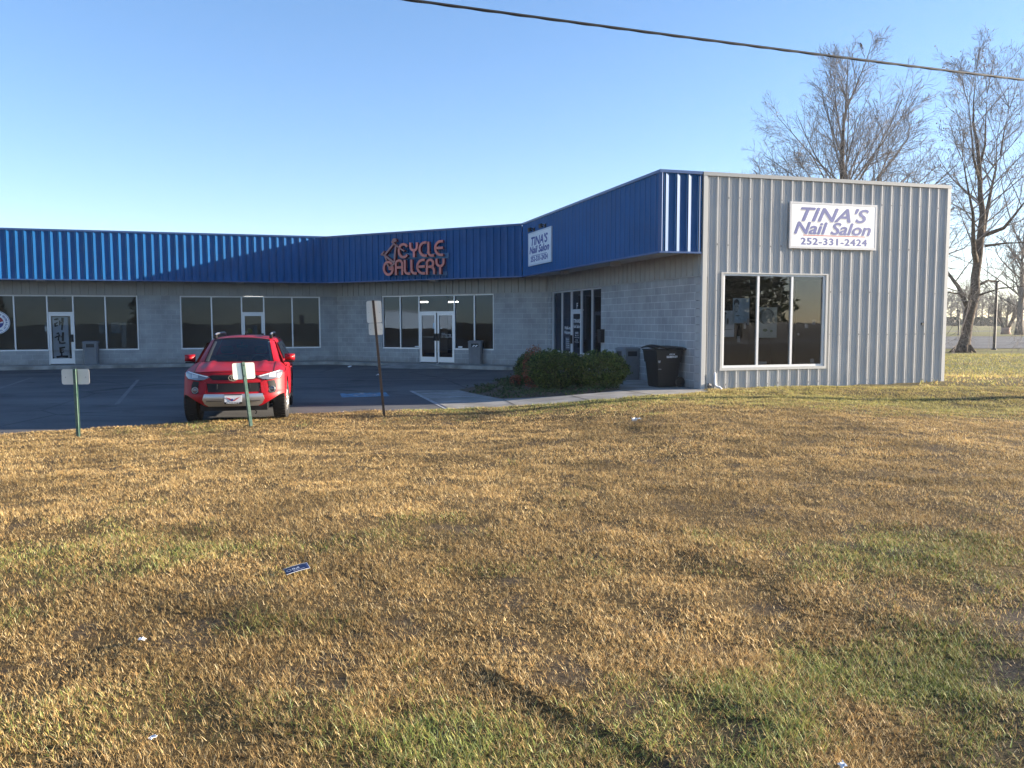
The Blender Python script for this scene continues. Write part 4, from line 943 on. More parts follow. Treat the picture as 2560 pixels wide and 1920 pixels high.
def patch(poly, off, m, name, parent, nx=14, nz=10, fz=fy, smooth=True, thick=0):
    """a piece laid on the car's front surface: polygon in (x,z), off metres proud of it"""
    poly = [(x, z + .08) for x, z in poly]; bm = bmesh.new(); bm.faces.new([bm.verts.new((x, 0, z)) for x, z in poly]); X = [p[0] for p in poly]; Z = [p[1] for p in poly]
    for k in range(1, nx): bmesh.ops.bisect_plane(bm, geom=bm.verts[:] + bm.edges[:] + bm.faces[:], plane_co=(min(X) + (max(X) - min(X)) * k / nx, 0, 0), plane_no=(1, 0, 0))
    for k in range(1, nz): bmesh.ops.bisect_plane(bm, geom=bm.verts[:] + bm.edges[:] + bm.faces[:], plane_co=(0, 0, min(Z) + (max(Z) - min(Z)) * k / nz), plane_no=(0, 0, 1))
    for v in bm.verts: v.co.y = fy(v.co.x, v.co.z) - off
    bmesh.ops.recalc_face_normals(bm, faces=bm.faces[:])
    ex = bmesh.ops.extrude_face_region(bm, geom=bm.faces[:])
    fr = [f for f in bm.faces]
    for v in [g for g in ex['geom'] if isinstance(g, bmesh.types.BMVert)]: v.co.y += off + .02
    bmesh.ops.recalc_face_normals(bm, faces=bm.faces[:])
    me = bpy.data.meshes.new(name); bm.to_mesh(me); bm.free(); me.materials.append(m)
    if smooth: me.shade_smooth()
    o = bpy.data.objects.new(name, me); col.objects.link(o); o.parent = parent
    if smooth: md = o.modifiers.new('edges', 'EDGE_SPLIT'); md.split_angle = R(35)
    return o
for s in (-1, 1):
    q = lambda pts: [(s * x, z) for x, z in (pts if s > 0 else pts)]
    hl = patch(q([(.44, .845), (.50, .875), (.86, .965), (.915, .94), (.915, .88), (.86, .815), (.62, .785), (.54, .80)]), .022, LENS, 'headlight', car)
    patch(q([(.66, .83), (.78, .835), (.78, .905), (.66, .885)]), .026, mat('dim_reflector', (.34, .35, .37), .35, metal=.4), 'reflector', hl, 4, 3); patch(q([(.47, .858), (.86, .955), (.86, .942), (.50, .85)]), .027, VINYL, 'light_strip', hl, 8, 1)
    patch(q([(.60, .80), (.56, .79), (.87, .80), (.90, .82), (.86, .80), (.62, .775)]), .024, CBLK, 'lamp_shadow_strip', hl, 4, 2)  # black strip laid on for the shadow under the headlamp
    fg = patch(q([(.64, .76), (.76, .77), (.79, .69), (.80, .60), (.77, .53), (.69, .52), (.645, .56), (.66, .66)]), .008, CBLK, 'fog_lamp_recess', car)
    b = MB(); b.lathe([(0, -.03), (.035, -.028), (.047, -.015), (.05, .03)], 18, 'y', (s * .715, fy(.715, .68) - .012, .68)); build('fog_lamp', b, LENS, fg, smooth=True)
    b = MB(); b.lathe([(.049, -.03), (.055, -.034), (.06, -.03), (.06, .03)], 18, 'y', (s * .715, fy(.715, .68) - .012, .68)); build('fog_lamp_ring', b, SILV, fg, smooth=True)
gr_ = patch([(-.40, .885), (-.47, .86), (-.38, .785), (.38, .785), (.47, .86), (.40, .885)], .006, CBLK, 'upper_grille', car)
e = MB(); N = 28
for rx, rz, wd in ((.085, .058, .015), (.034, .052, .011)):
    p = [(rx * math.cos(2 * math.pi * k / N), .912 + rz * math.sin(2 * math.pi * k / N)) for k in range(N + 1)]; e.stroke(p, wd, fy(0, .91) - .045, fy(0, .91) - .015)
p = [(.05 * math.cos(2 * math.pi * k / N), .926 + .022 * math.sin(2 * math.pi * k / N)) for k in range(N + 1)]; e.stroke(p, .009, fy(0, .91) - .0455, fy(0, .91) - .015)
build('emblem', e, CHROME, car)
lg = patch([(-.50, .725), (-.47, .56), (.47, .56), (.50, .725)], .006, CBLK, 'lower_grille', car)
e = MB()
for x in (-.30, .30): e.box(x - .008, x + .008, fy(x, .72) - .014, fy(x, .72) + .02, .655, .79)
build('grille_bar', e, mat('dark_grille_bar', (.03, .03, .032), .4), lg)
patch([(-.53, .735), (-.44, .79), (.44, .79), (.53, .735)], .016, RED, 'grille_surround', car)
for s in (-1, 1): patch([(s * x, z) for x, z in ((.50, .735), (.58, .78), (.66, .60), (.60, .50), (.52, .54))], .020, RED, 'bumper_flare', car)
bg_ = patch([(-.53, .33), (-.575, .42), (-.54, .525), (.54, .525), (.575, .42), (.53, .33), (.46, .285), (-.46, .285)], .05, SILV, 'bumper_guard', car, 18, 8)
e = MB(); e.box(-.50, -.16, fy(0.3, .48) - .056, fy(0.3, .48) - .03, .465, .472); e.box(.16, .50, fy(0.3, .48) - .056, fy(.3, .48) - .03, .465, .472); build('bumper_groove', e, CBLK, bg_)
yp = fy(0, .50) - .062
pl = MB(); pl.prism(rrect(.315, .165, .012), 0, .012); plo = build('licence_plate', pl, mat('plate_white', (.72, .73, .75), .4), car, (0.0, yp, .515), bevel=0)
e = MB(); e.box(-.16, .16, -.004, .006, -.098, -.062); e.box(-.162, .162, -.003, .005, .072, .088); build('plate_frame', e, CBLK, plo)
e = MB(); text_mb(e, 'PRIORITY', -.12, .12, -.092, -.068, -.004, bold=.04); build('plate_lettering', e, VINYL, plo)
e = MB(); e.prism([(-.135, .03), (-.05, .01), (-.02, -.03), (.03, -.02), (.06, .01), (.135, .035), (.06, -.015), (.03, -.04), (-.03, -.045), (-.08, -.01)], -.004, 0); build('plate_bird', e, mat('plate_red', (.5, .03, .04), .5), plo)
e = MB(); e.prism(arc(-.02, -.02, .022, .026, 0, 345, 14), -.007, -.004); build('plate_roundel', e, INK, plo)
# undercarriage, wheel housings
e = MB(); e.box(-.62, .62, .10, 4.6, .27, .40); e.box(-.78, .78, 1.45, 3.2, .30, .45); e.box(-.70, .70, .88, .98, .33, .45); e.box(-.70, .70, 3.67, 3.77, .33, .45); e.tube([(.38, .12, .30), (.42, .06, .24), (.40, .1, .20)], .012, 6)
for s in (-1, 1): e.box(s * .60 - .02, s * .60 + .02, .5, 4.6, .36, .90)
for s in (-1, 1): e.box(min(s * .9, s * .97), max(s * .9, s * .97), 1.48, 3.16, .32, .37)
e.box(-.9, .9, 4.5, 4.55, .36, 1.0); e.box(-.88, .88, .55, 1.40, .88, .90)
build('undercarriage', e, CBLK, car)
RIM = mat('alloy_rim', (.42, .41, .40), .35, metal=.8)
for a in AX:
    for s in (-1, 1):
        x0 = s * .845
        b = MB(); b.lathe([(.225, -.12), (.30, -.128), (.372, -.125), (.398, -.10), (.402, 0), (.398, .10), (.372, .125), (.30, .128), (.225, .12), (.21, .05), (.21, -.05), (.225, -.12)], 40, 'x')
        tread = MB()
        wh = build('wheel', b, RUB, car, (x0, a, ZR), (0, 0, R(-4) if a < 2 else 0), smooth=True)
        for k in range(40):
            for q in (-1, 0, 1):
                an = 2 * math.pi * (k + .5 * (q != 0)) / 40; c, d = math.cos(an), math.sin(an); tv = Vector((0, -d, c)); rv = Vector((0, c, d)); o_ = Vector((q * .082, 0, 0)); pts = []
                for zz in (.396, .409):
                    for ax_, at_ in ((-.033, -.024), (.033, -.024), (.033, .024), (-.033, .024)): pts.append(rv * zz + o_ + Vector((ax_, 0, 0)) + tv * at_)
                i = len(tread.v); tread.v += [tuple(v) for v in pts]; tread.f += [(i + 4, i + 5, i + 6, i + 7)] + [(i + g, i + (g + 1) % 4, i + 4 + (g + 1) % 4, i + 4 + g) for g in range(4)]
        build('tread', tread, RUB, wh)
        b = MB(); b.lathe([(.222, s * .118), (.20, s * .10), (.19, s * .02)], 32, 'x'); b.lathe([(0, s * .095), (.05, s * .095), (.06, s * .08)], 16, 'x')
        for k in range(6):
            an = 2 * math.pi * k / 6
            for dd in (-.12, .12):
                c1 = (s * .085, .05 * math.cos(an), .05 * math.sin(an)); c2 = (s * .105, .205 * math.cos(an + dd), .205 * math.sin(an + dd)); b.tube([c1, c2], [.026, .022], 5)
        build('rim', b, RIM, wh, smooth=False)
        b = MB(); b.lathe([(0, 0), (.19, 0)], 24, 'x', (s * .02, 0, 0)); build('brake_disc', b, CBLK, wh)
# glass, mirrors, rails, seats, wheel, wiper
g = MB(); g.grid([[ws(-.90 + 1.8 * i / 16, .03 + .94 * j / 8) for j in range(9)] for i in range(17)], flip=True); build('windscreen', g, CARGLASS, car, smooth=True)
g = MB(); g.grid([[Vector(ws(-.96 + 1.92 * i / 16, t)) + Vector((0, -.004, .002)) for t in (-.02, .05)] for i in range(17)]); g.grid([[Vector(ws(-.9 + 1.8 * i / 16, t)) + Vector((0, -.004, .002)) for t in (.955, 1.0)] for i in range(17)])
for s in (-1, 1): g.grid([[Vector(ws(s * u, t / 8)) + Vector((0, -.005, .002)) for u in (.875, .925)] for t in range(9)])
build('windscreen_seal', g, CBLK, car)
for s in (-1, 1):
    for y0, y1 in ((1.78, 2.62), (2.70, 3.45), (3.55, 4.25)):
        g = MB(); tt = [(y0, 0), (y1, 0), (min(y1 + .12, 4.4), 1), (y0 + (.42 if y0 < 2 else .12), 1)]
        pts = []
        for y, k in tt: pts.append((s * (.885 if k == 0 else .735), y, 1.20 if k == 0 else 1.545))
        pts = [(p[0] + s * .004 * 1, p[1], p[2]) for p in pts]
        g.quad(*(pts if s > 0 else pts[::-1])); build('side_window', g, mat('dark_side_glass', (.012, .013, .015), .06, spec=.6), car)
    b = MB(); cx = s * 1.01
    b.grid([[(cx + s * (.105 * (-1 + 2 * i / 8)), 1.62 - .10 * math.cos(math.pi / 2 * (-1 + 2 * i / 8)) * math.sin(math.pi * j / 6) - .0, 1.165 + .155 * j / 6 * (1 - .12 * (i / 8)) + .012 * i / 8) for j in range(7)] for i in range(9)], flip=(s < 0))
    b.grid([[(cx + s * (.105 * (-1 + 2 * i / 8)), 1.62 + .05 * math.sin(math.pi * j / 6), 1.165 + .155 * j / 6 * (1 - .12 * (i / 8)) + .012 * i / 8) for j in range(7)] for i in range(9)], flip=(s > 0))
    mi_ = build('wing_mirror', b, RED, car, smooth=True)
    b = MB(); b.box(min(s * .86, s * 1.10), max(s * .86, s * 1.10), 1.56, 1.64, 1.135, 1.168); build('mirror_base', b, CBLK, mi_, bevel=.01)
    b = MB(); b.tube([(s * .585, 2.35, 1.64), (s * .585, 2.45, 1.725), (s * .58, 2.7, 1.74), (s * .575, 4.0, 1.745), (s * .575, 4.25, 1.72), (s * .575, 4.35, 1.66)], [.016, .024, .022, .022, .022, .016], 8); r1 = build('roof_rail', b, SILV, car, smooth=True)
    b = MB(); b.box(s * .585 - .03, s * .585 + .03, 2.33, 2.55, 1.63, 1.72); build('rail_foot', b, CBLK, r1, bevel=.012)
    b = MB(); b.box(s * .36 - .23, s * .36 + .23, 2.35, 2.5, .85, 1.28); b.box(s * .36 - .13, s * .36 + .13, 2.42, 2.52, 1.30, 1.47); build('seat', b, mat('dark_seat_cloth', (.03, .03, .03), .9), car, bevel=.05)
b = MB(); b.box(-.74, .74, 1.36, 1.75, 1.02, 1.135); build('dashboard', b, mat('dashboard_plastic', (.02, .02, .022), .7), car, bevel=.03)
b = MB(); b.box(-.76, .76, 2.6, 2.64, .6, 1.25); build('rear_seat', b, CBLK, car)
b = MB(); b.tube([(.36 + .185 * math.cos(2 * math.pi * k / 24), 1.86 - .07 * math.sin(2 * math.pi * k / 24), 1.12 + .17 * math.sin(2 * math.pi * k / 24)) for k in range(25)], .016, 6); build('steering_wheel', b, mat('wheel_leather', (.06, .06, .065), .4), car)
for s in (-1, 1):
    b = MB(); b.tube([Vector(ws(s * .86, t)) + Vector((0, .09, -.02)) for t in (.04, .3, .6, .92)], [.045, .035, .03, .03], 6); build('pillar_trim', b, mat('beige_pillar_trim', (.42, .39, .33), .8), car)
b = MB(); b.box(-.11, .11, 2.0, 2.03, 1.44, 1.50); b.tube([(0, 2.0, 1.47), (0, 2.03, 1.56)], .01, 5); build('rear_view_mirror', b, CBLK, car)
b = MB()
b.tube([(-.60, 1.20, 1.175), (-.05, 1.17, 1.19)], .011, 5); b.tube([(.05, 1.17, 1.185), (.62, 1.20, 1.18)], .011, 5); b.grid([[(-.76 + 1.52 * i / 12, 1.17 + .10 * (abs(-1 + 2 * i / 12)) ** 2 + .08 * j, 1.155 + .008 * j) for j in range(2)] for i in range(13)]); build('wiper', b, CBLK, car)
b = MB(); b.box(.55, .59, 2.0, 2.002, 1.535, 1.57); build('inspection_sticker', b, VINYL, car)
b = MB(); b.prism([(-.02, 0), (.02, 0), (.0, .07)], 2.9, 3.05); build('roof_aerial', b, CBLK, car, (0, 0, 1.70)); 
b = MB()
for s_ in (-1, 1):
    b.tube([(s_ * .745, fy(.745, ztop(.745)) + .01 + (1.30 - fy(.745, ztop(.745))) * k / 10, hoodz(s_ * .745, .02 + .98 * k / 10) + .001) for k in range(11)], .006, 4)
b.tube([(-.745 + 1.49 * k / 24, fy(-.745 + 1.49 * k / 24, 1.02) - .001, 1.02) for k in range(25)], .006, 4)
for s_ in (-1, 1):
    b.tube([(s_ * .80, fy(.80, .98) - .001, .985), (s_ * .60, fy(.60, .80) - .002, .80), (s_ * .62, fy(.62, .60) - .002, .62)], .004, 4)
    for yd in (1.55, 2.66, 3.45): b.tube([(s_ * (sidex(yd, z_) + .001), yd, z_) for z_ in (.42, .6, .8, 1.0)], .006, 4)
build('panel_gap', b, CBLK, car)
b = MB()
for i, (hx, hy) in enumerate(((.965, 2.55), (.965, 3.35))): b.tube([(hx, hy, .985), (hx + .03, hy + .05, .985), (hx + .03, hy + .15, .985), (hx, hy + .2, .985)], .012, 6)
build('door_handle', b, RED, car)

# ------------------------------------------------------------ plants
def leaves(name, pos, size, cols, parent=None, loc=(0, 0, 0), m=None, seed=1, up=.0):
    r = np.random.default_rng(seed); n = len(pos)
    a = r.normal(size=(n, 3)); a[:, 2] += up; a /= np.linalg.norm(a, axis=1)[:, None]
    b = np.cross(a, r.normal(size=(n, 3))); b /= np.linalg.norm(b, axis=1)[:, None] + 1e-9
    s = size * r.uniform(.6, 1.4, n)[:, None]
    nrm = np.cross(a, b)
    V = np.stack([pos - a * s, pos + b * s * .45 + nrm * s * .12, pos + a * s, pos - b * s * .45 + nrm * s * .12], 1).reshape(-1, 3)
    F = np.arange(4 * n).reshape(n, 4)
    return np_mesh(name, V, F, m or LEAF, np.repeat(cols, 4, 0), parent, loc)
def blend(r, n, cols, w):
    k = r.choice(len(cols), n, p=w); c = np.array(cols)[k] * r.uniform(.7, 1.3, (n, 1)) * r.uniform(.93, 1.07, (n, 3)); return c
def shrub(name, label, x, y, rx, ry, h, n, seed, cols, w, size=.034, cat='shrub', group=None):
    r = np.random.default_rng(seed); z0 = float(bedz(x, y)) if y < 40 else float(Hlawn(x, y)) + .9 * float(ss(130, 400, y))
    t = thing(name, label, cat, (x, y, z0), 0, group)
    d = r.normal(size=(n, 3)); d /= np.linalg.norm(d, axis=1)[:, None]; d[:, 2] = np.sign(d[:, 2]) * np.abs(d[:, 2]) ** .8
    az = np.arctan2(d[:, 1], d[:, 0]); el = d[:, 2]
    lump = .80 + .42 * (vnoise(az * 2.2 + 40, el * 2.2, 1, seed % 7) - .0) * .6 + .10 * (vnoise(az * 7 + 9, el * 6, 1, seed % 5) - .5)
    rad = lump * (1 - .5 * r.random(n) ** 3) * (1 + .05 * r.normal(size=n))
    p = d * rad[:, None] * np.array([rx * .95, ry * .95, h * .54]); p[:, 2] += h * .46
    p = p[p[:, 2] > .02]
    leaves('foliage', p, size, blend(r, len(p), cols, w), t, seed=seed)
    b = MB()
    for k in range(14):
        a = r.uniform(0, 6.28); q = r.uniform(.3, .7); b.tube([(0.04 * math.cos(a), .04 * math.sin(a), -.05), (rx * q * .5 * math.cos(a), ry * q * .5 * math.sin(a), h * .4), (rx * q * math.cos(a), ry * q * math.sin(a), h * .75)], [.014, .01, .004], 4)
    build('stem', b, BARK, t)
    return t
EVG = [(.055, .098, .024), (.092, .135, .032), (.18, .20, .05), (.022, .040, .014)]; EW = [.4, .32, .1, .18]
shrub('evergreen_shrub', 'clipped evergreen shrub nearest the grey litter bin, its leaves coloured paler as if sunlit', 2.30, 20.98, .76, .64, .93, 11500, 11, EVG, [.34, .34, .18, .14], group='evergreen shrubs in the planting bed')  # yellower leaf mix puts the sunlight on this shrub into its colour
shrub('evergreen_shrub', 'broad evergreen shrub in the middle of the planting bed', 1.15, 21.25, .80, .64, 1.02, 11000, 12, EVG, EW, group='evergreen shrubs in the planting bed')
shrub('evergreen_shrub', 'evergreen shrub at the left back of the bed beside the parking lot', .70, 23.1, .66, .6, .92, 8500, 13, EVG, EW, group='evergreen shrubs in the planting bed')
RDL = [(.26, .085, .05), (.34, .15, .08), (.12, .045, .03), (.18, .12, .06)]
shrub('reddish_shrub', 'thin shrub with dead reddish leaves rising behind the left evergreen shrub', .58, 21.9, .34, .28, 1.16, 1300, 14, RDL, [.4, .3, .2, .1], .03)
shrub('reddish_shrub', 'small low clump of reddish leaves at the left of the planting bed', .10, 22.55, .17, .15, .34, 420, 15, RDL, [.4, .3, .2, .1], .03)
r = np.random.default_rng(5); n = 16000
p = np.stack([r.uniform(-1.6, 2.9, n), r.uniform(19.7, 28.6, n)], 1); p = p[inpoly(p[:, 0], p[:, 1], BED)]; dn = fbm(p[:, 0], p[:, 1], .7, 61); p = p[dn + .25 * ss(22.5, 20.2, p[:, 1]) > .47]
bz = np.array([float(bedz(a, b)) for a, b in p]); hh = .02 + .13 * r.random(len(p)) * ss(.4, .7, fbm(p[:, 0], p[:, 1], .5, 71))
gcov = leaves('ground_cover', np.column_stack([p, bz + hh]), .036, blend(r, len(p), [(.05, .085, .03), (.08, .12, .05), (.10, .085, .05)], [.45, .35, .2]), seed=8, up=.8)
gcov['kind'] = 'stuff'; gcov['label'] = 'leafy green ground cover in the planting bed'; gcov['category'] = 'ground cover'

class Tree:
    def __init__(s, seed): s.r = random.Random(seed); s.tr = MB(); s.cr = MB(); s.tips = []
    def limb(s, p, d, L, r0, lvl, kids, up=.12, wob=.16, mb=None, r1=.3, ang=(25, 55), ratio=(.38, .62), tmin=.2, rmin=.006):
        r = s.r; n = max(3, min(9, int(L / .55) + 2)); d = Vector(d).normalized(); pts = [Vector(p)]; ds = [d]
        for k in range(n):
            d = (d + Vector((r.gauss(0, wob), r.gauss(0, wob), r.gauss(0, wob) * .6 + up)) * (1.0 if lvl else .6)).normalized(); pts.append(pts[-1] + d * (L / n)); ds.append(d)
        rad = [max(rmin, r0 * (1 - (1 - r1) * k / n)) for k in range(n + 1)]
        (mb or s.cr).tube(pts, rad, 6 if r0 > .1 else 4 if r0 > .03 else 3, cap=False)
        if lvl >= len(kids): s.tips.append(pts[-1]); return
        for k in range(max(1, int(kids[lvl] * r.uniform(.8, 1.25)))):
            t = tmin + (1 - tmin) * (k + r.random()) / kids[lvl]; t = min(t, .99); i = int(t * n); f = t * n - i; q = pts[i].lerp(pts[i + 1], f)
            a = R(r.uniform(*ang)); ax = ds[i].orthogonal().normalized(); ax.rotate(Matrix.Rotation(r.uniform(0, 6.283), 3, ds[i])); dd = ds[i].copy(); dd.rotate(Matrix.Rotation(a, 3, ax))
            LL = L * r.uniform(*ratio) * (1.1 - .55 * t); s.limb(q, dd, max(LL, .3), max(rmin, rad[i] * r.uniform(.4, .6)), lvl + 1, kids, up, wob * 1.02, None, .35, ang, ratio, .15, rmin)
    def done(s, name, label, loc, group=None, m=TWIG, bark=BARK, cat='tree'):
        t = thing(name, label, cat, loc, 0, group)
        build('trunk', s.tr, bark, t, smooth=True); build('crown', s.cr, m, t); return t
def gz(x, y): return float(Hlawn(x, y)) + .9 * float(ss(130, 400, y))
# tall bare tree right of the end wall, with its limbs where the photograph has them
T = Tree(3); bx, by = 28.8, 52.0; bz0 = gz(bx, by)
kx = by / 2040
def tp(u, v, dy=0): return Vector(((u - 2408) * kx * 1.02, dy, (882 - v) * kx * 1.02))
T.tr.tube([tp(2405, 888), tp(2406, 872), tp(2410, 850), tp(2415, 810), tp(2419, 780), tp(2430, 740), tp(2428, 700), tp(2434, 650), tp(2437, 600), tp(2440, 545), tp(2432, 500), tp(2428, 440), tp(2420, 380)], [.68, .42, .33, .29, .32, .29, .26, .24, .21, .18, .15, .12, .10], 10)
for k in range(7):
    a = k * .9; T.tr.tube([tp(2408, 866) + Vector((.3 * math.cos(a), .3 * math.sin(a), 0)), tp(2406, 882) + Vector((.85 * math.cos(a), .7 * math.sin(a), -.05))], [.16, .05], 6)
mains = [([tp(2415, 775), tp(2398, 720, .5), tp(2385, 690, 1), tp(2368, 650, 1.5), tp(2350, 590, 2.5)], .16), ([tp(2431, 665), tp(2412, 640, -.5), tp(2398, 600, -1), tp(2385, 555, -1.5), tp(2360, 500, -2), tp(2335, 440, -2.5)], .19),
         ([tp(2437, 620), tp(2452, 590, .4), tp(2462, 550, .6), tp(2475, 490, .8), tp(2490, 430, 1), tp(2500, 360, 1.5)], .20), ([tp(2440, 600), tp(2470, 585, -1), tp(2480, 560, -1.5), tp(2500, 520, -2), tp(2530, 470, -2.5)], .14),
         ([tp(2420, 380), tp(2415, 330, .3), tp(2418, 270, .5), tp(2425, 200, .7)], .10), ([tp(2428, 430), tp(2450, 380, .5), tp(2460, 320, 1), tp(2465, 250, 1.2)], .10), ([tp(2430, 470), tp(2400, 420, -.6), tp(2385, 370, -1), tp(2370, 300, -1.2)], .10),
         ([tp(2500, 400, 1), tp(2515, 340, 1.4), tp(2530, 280, 1.6)], .07), ([tp(2440, 625, -.4), tp(2480, 620, -.9), tp(2560, 621, -1.6)], .09), ([tp(2432, 720), tp(2475, 706, .7), tp(2500, 706, 1), (tp(2535, 668, 1.2))], .10), ([tp(2430, 745), tp(2465, 728, -1), tp(2520, 722, -2)], .07), ([tp(2418, 740, .5), tp(2390, 735, 1), tp(2350, 728, 2)], .07), ([tp(2415, 760, .2), tp(2390, 758, -1.5), tp(2350, 755, -3)], .06)]
for pts, r0 in mains:
    n = len(pts); T.tr.tube(pts, [r0 * (1 - .9 * k / (n - 1)) for k in range(n)], 7)
    for k in range(3): T.limb(pts[-1], (pts[-1] - pts[-2]).normalized() + Vector((T.r.gauss(0, .3), T.r.gauss(0, .3), .1)), 2.4, .03, 0, [7, 5, 3], .06, .08, rmin=.006)
    L = sum((pts[k + 1] - pts[k]).length for k in range(n - 1)); q = max(5, int(L * 1.35)) if r0 > .08 else max(5, int(L * 1.5))
    for k in range(q):
        t = .15 + .85 * (k + T.r.random()) / q; f = min(t, .999) * (n - 1); i = int(f); p = pts[i].lerp(pts[i + 1], f - i); dd = (pts[i + 1] - pts[i]).normalized(); o = dd.orthogonal().normalized(); o.rotate(Matrix.Rotation(T.r.uniform(0, 6.28), 3, dd)); low = p.z < 6.5
        T.limb(p, dd * .55 + o * 1.0 + Vector((0, 0, -.25 if low else .22)), T.r.uniform(2.6, 5.4) * (1.1 if t < .7 else .75), max(.02, r0 * .3 * (1 - .4 * t)), 0, [7, 4, 3] if not low else [6, 4, 3], .02 if low else .07, .085, rmin=.006)
for k in range(5):
    z = T.r.uniform(9, 12); a = T.r.uniform(0, 6.28); T.limb(tp(2436, 560) + Vector((0, 0, z - 8.3)), (math.cos(a), math.sin(a), 1.0), T.r.uniform(3.5, 5.5), .05, 0, [8, 5, 3], .06, .08, rmin=.006)
ta = T.done('bare_tree', 'tall bare tree with forked dark trunk standing just right of the grey end wall', (bx, by, bz0), 'bare trees beyond the building')
sb = MB(); rr = random.Random(9)
for p in rr.sample([q for q in T.tips if q.z > 8], 420):
    q = p + Vector((rr.gauss(0, .1), rr.gauss(0, .1), rr.uniform(-.15, .0))); s = rr.uniform(.03, .055); i = len(sb.v)
    sb.v += [tuple(q + Vector(v) * s) for v in ((1, 0, 0), (-1, 0, 0), (0, 1, 0), (0, -1, 0), (0, 0, 1.3), (0, 0, -1.3))]; sb.f += [(i + a, i + b, i + c) for a, b, c in ((0, 2, 4), (2, 1, 4), (1, 3, 4), (3, 0, 4), (2, 0, 5), (1, 2, 5), (3, 1, 5), (0, 3, 5))]
build('seed_ball', sb, TWIG, ta, kind='stuff')
# broad bare tree rising behind the roof
T = Tree(8); bx, by = 24.6, 61.0
T.tr.tube([(0, 0, -.3), (0, 0, 1), (.1, 0, 3), (.0, .1, 5.5), (-.1, .1, 8), (-.2, 0, 11), (-.3, .1, 14), (-.2, .2, 17)], [.75, .5, .45, .42, .3, .22, .15, .08], 10)
for k in range(30):
    z = 4.2 + 8.5 * (k / 30) ** 1.1; a = k * 2.4 + T.r.uniform(-.3, .3); tl = R(66 - 30 * (k / 30) + T.r.uniform(-6, 6)); L = (10.2 - .28 * (z - 4.2)) * T.r.uniform(.85, 1.08)
    sx = 1.35 if math.cos(a) < 0 else .9
    T.limb((0, 0, z), (math.sin(tl) * math.cos(a) * sx, math.sin(tl) * math.sin(a), math.cos(tl)), L, .15 - .003 * k, 0, [14, 8, 4], .012, .055, None, .25, (20, 50), (.34, .62), .14, .0075)
for k in range(7):
    a = k * .9; T.limb((-.25, .1, 11 + k), (.45 * math.cos(a), .45 * math.sin(a), 1), 6.4 - .25 * k, .08, 0, [14, 8, 4], .015, .055, None, .25, (20, 50), (.34, .62), .12, .0075)
tb = T.done('bare_tree', 'broad crowned bare tree rising behind the roof of the grey end wall', (bx, by, gz(bx, by)), 'bare trees beyond the building')
TBTIPS = [Vector((bx, by, gz(bx, by))) + p for p in T.tips]
# tree at the far right edge and a pinkish multi-stemmed one beside it
FOG = mat('far_hazed_bark', (.17, .145, .125), .95, spec=.05)  # distance haze is mixed into this pale bark colour
def simple_tree(seed, h, spread, stems, kids, r0, rmin):
    T = Tree(seed); T.tr.tube([(0, 0, -.3), (0, 0, h * .12), (.1, 0, h * .35), (0, .1, h * .62), (.05, 0, h * .85)], [r0 * 1.7, r0, r0 * .8, r0 * .45, r0 * .15], 8)
    for k in range(stems):
        z = h * (.20 + .58 * (k / stems)); a = k * 2.4 + T.r.uniform(-.4, .4); tl = R(62 - 30 * k / stems); T.limb((0, 0, z), (math.sin(tl) * math.cos(a), math.sin(tl) * math.sin(a), math.cos(tl)), spread * T.r.uniform(.8, 1.1) * (1.1 - .45 * k / stems), r0 * .32, 0, kids, .05, .13, None, .3, (22, 50), (.36, .58), .15, rmin)
    return T
T = simple_tree(21, 17, 6.5, 20, [9, 6, 3], .42, .014); T.done('bare_tree', 'grey bare tree across the far parking area at the right picture edge', (72.3, 116.5, gz(72.3, 116.5)), 'bare trees beyond the building', FOG, FOG)
T = Tree(23); PINK = mat('pinkish_smooth_bark', (.36, .235, .17), .8, var=.2, scale=2)
T.tr.tube([(0, 0, -.3), (0, 0, .5), (0, 0, 1.0)], [.85, .62, .7], 8)
for k in range(11):
    a = k * 2.4; tl = .2 + .30 * (k / 11) ** .5 + .1; T.limb((.3 * math.cos(a), .3 * math.sin(a), .8), (tl * math.cos(a), tl * math.sin(a), 1), 4.6 - .1 * k, .16, 0, [8, 5, 3], .03, .06, None, .2, (15, 40), (.3, .5), .35, .014)
T.done('crape_myrtle', 'pinkish multi stemmed bare tree on the grass beyond the far parking area', (74.6, 123.5, gz(74.6, 123.5)), None, FOG, PINK)
# the far row: hazy bare trees and a row of round hedge shrubs
T = simple_tree(31, 12, 5.5, 14, [7, 5, 2], .3, .03); ft = None
ft = T.done('far_bare_tree', 'hazy bare tree in the far row beyond the round hedge shrubs', (0, 0, 0), 'far row of hazy bare trees', FOG, FOG)
rr = random.Random(12); fi = 0
for k in range(16):
    y = rr.uniform(262, 340); u = 2335 + 250 * (k + .5) / 16; x = (u - 1280) / 2040 * y
    o = ft if fi == 0 else copy_tree(ft); fi += 1
    s = rr.uniform(.85, 1.25); o.location = (x, y, gz(x, y)); o.scale = (s, s, s * rr.uniform(.9, 1.1)); o.rotation_euler = (0, 0, rr.uniform(0, 6.28))
hs = None
for k, u in enumerate((2332, 2360, 2385, 2418, 2447, 2475, 2497)):
    x = (u - 1280) / 2040 * 250; y = 250.0
    if hs is None:
        hs = shrub('hedge_shrub', 'round dark clipped shrub in the far hedge row beyond the parking area', x, y, 2.0, 2.0, 2.9, 1500, 17, [(.035, .05, .03), (.05, .065, .04)], [.5, .5], .22, group='round shrubs of the far hedge')
        o = hs
    else: o = copy_tree(hs)
    o.location = (x, y, gz(x, y)); o.rotation_euler = (0, 0, k * 1.3)
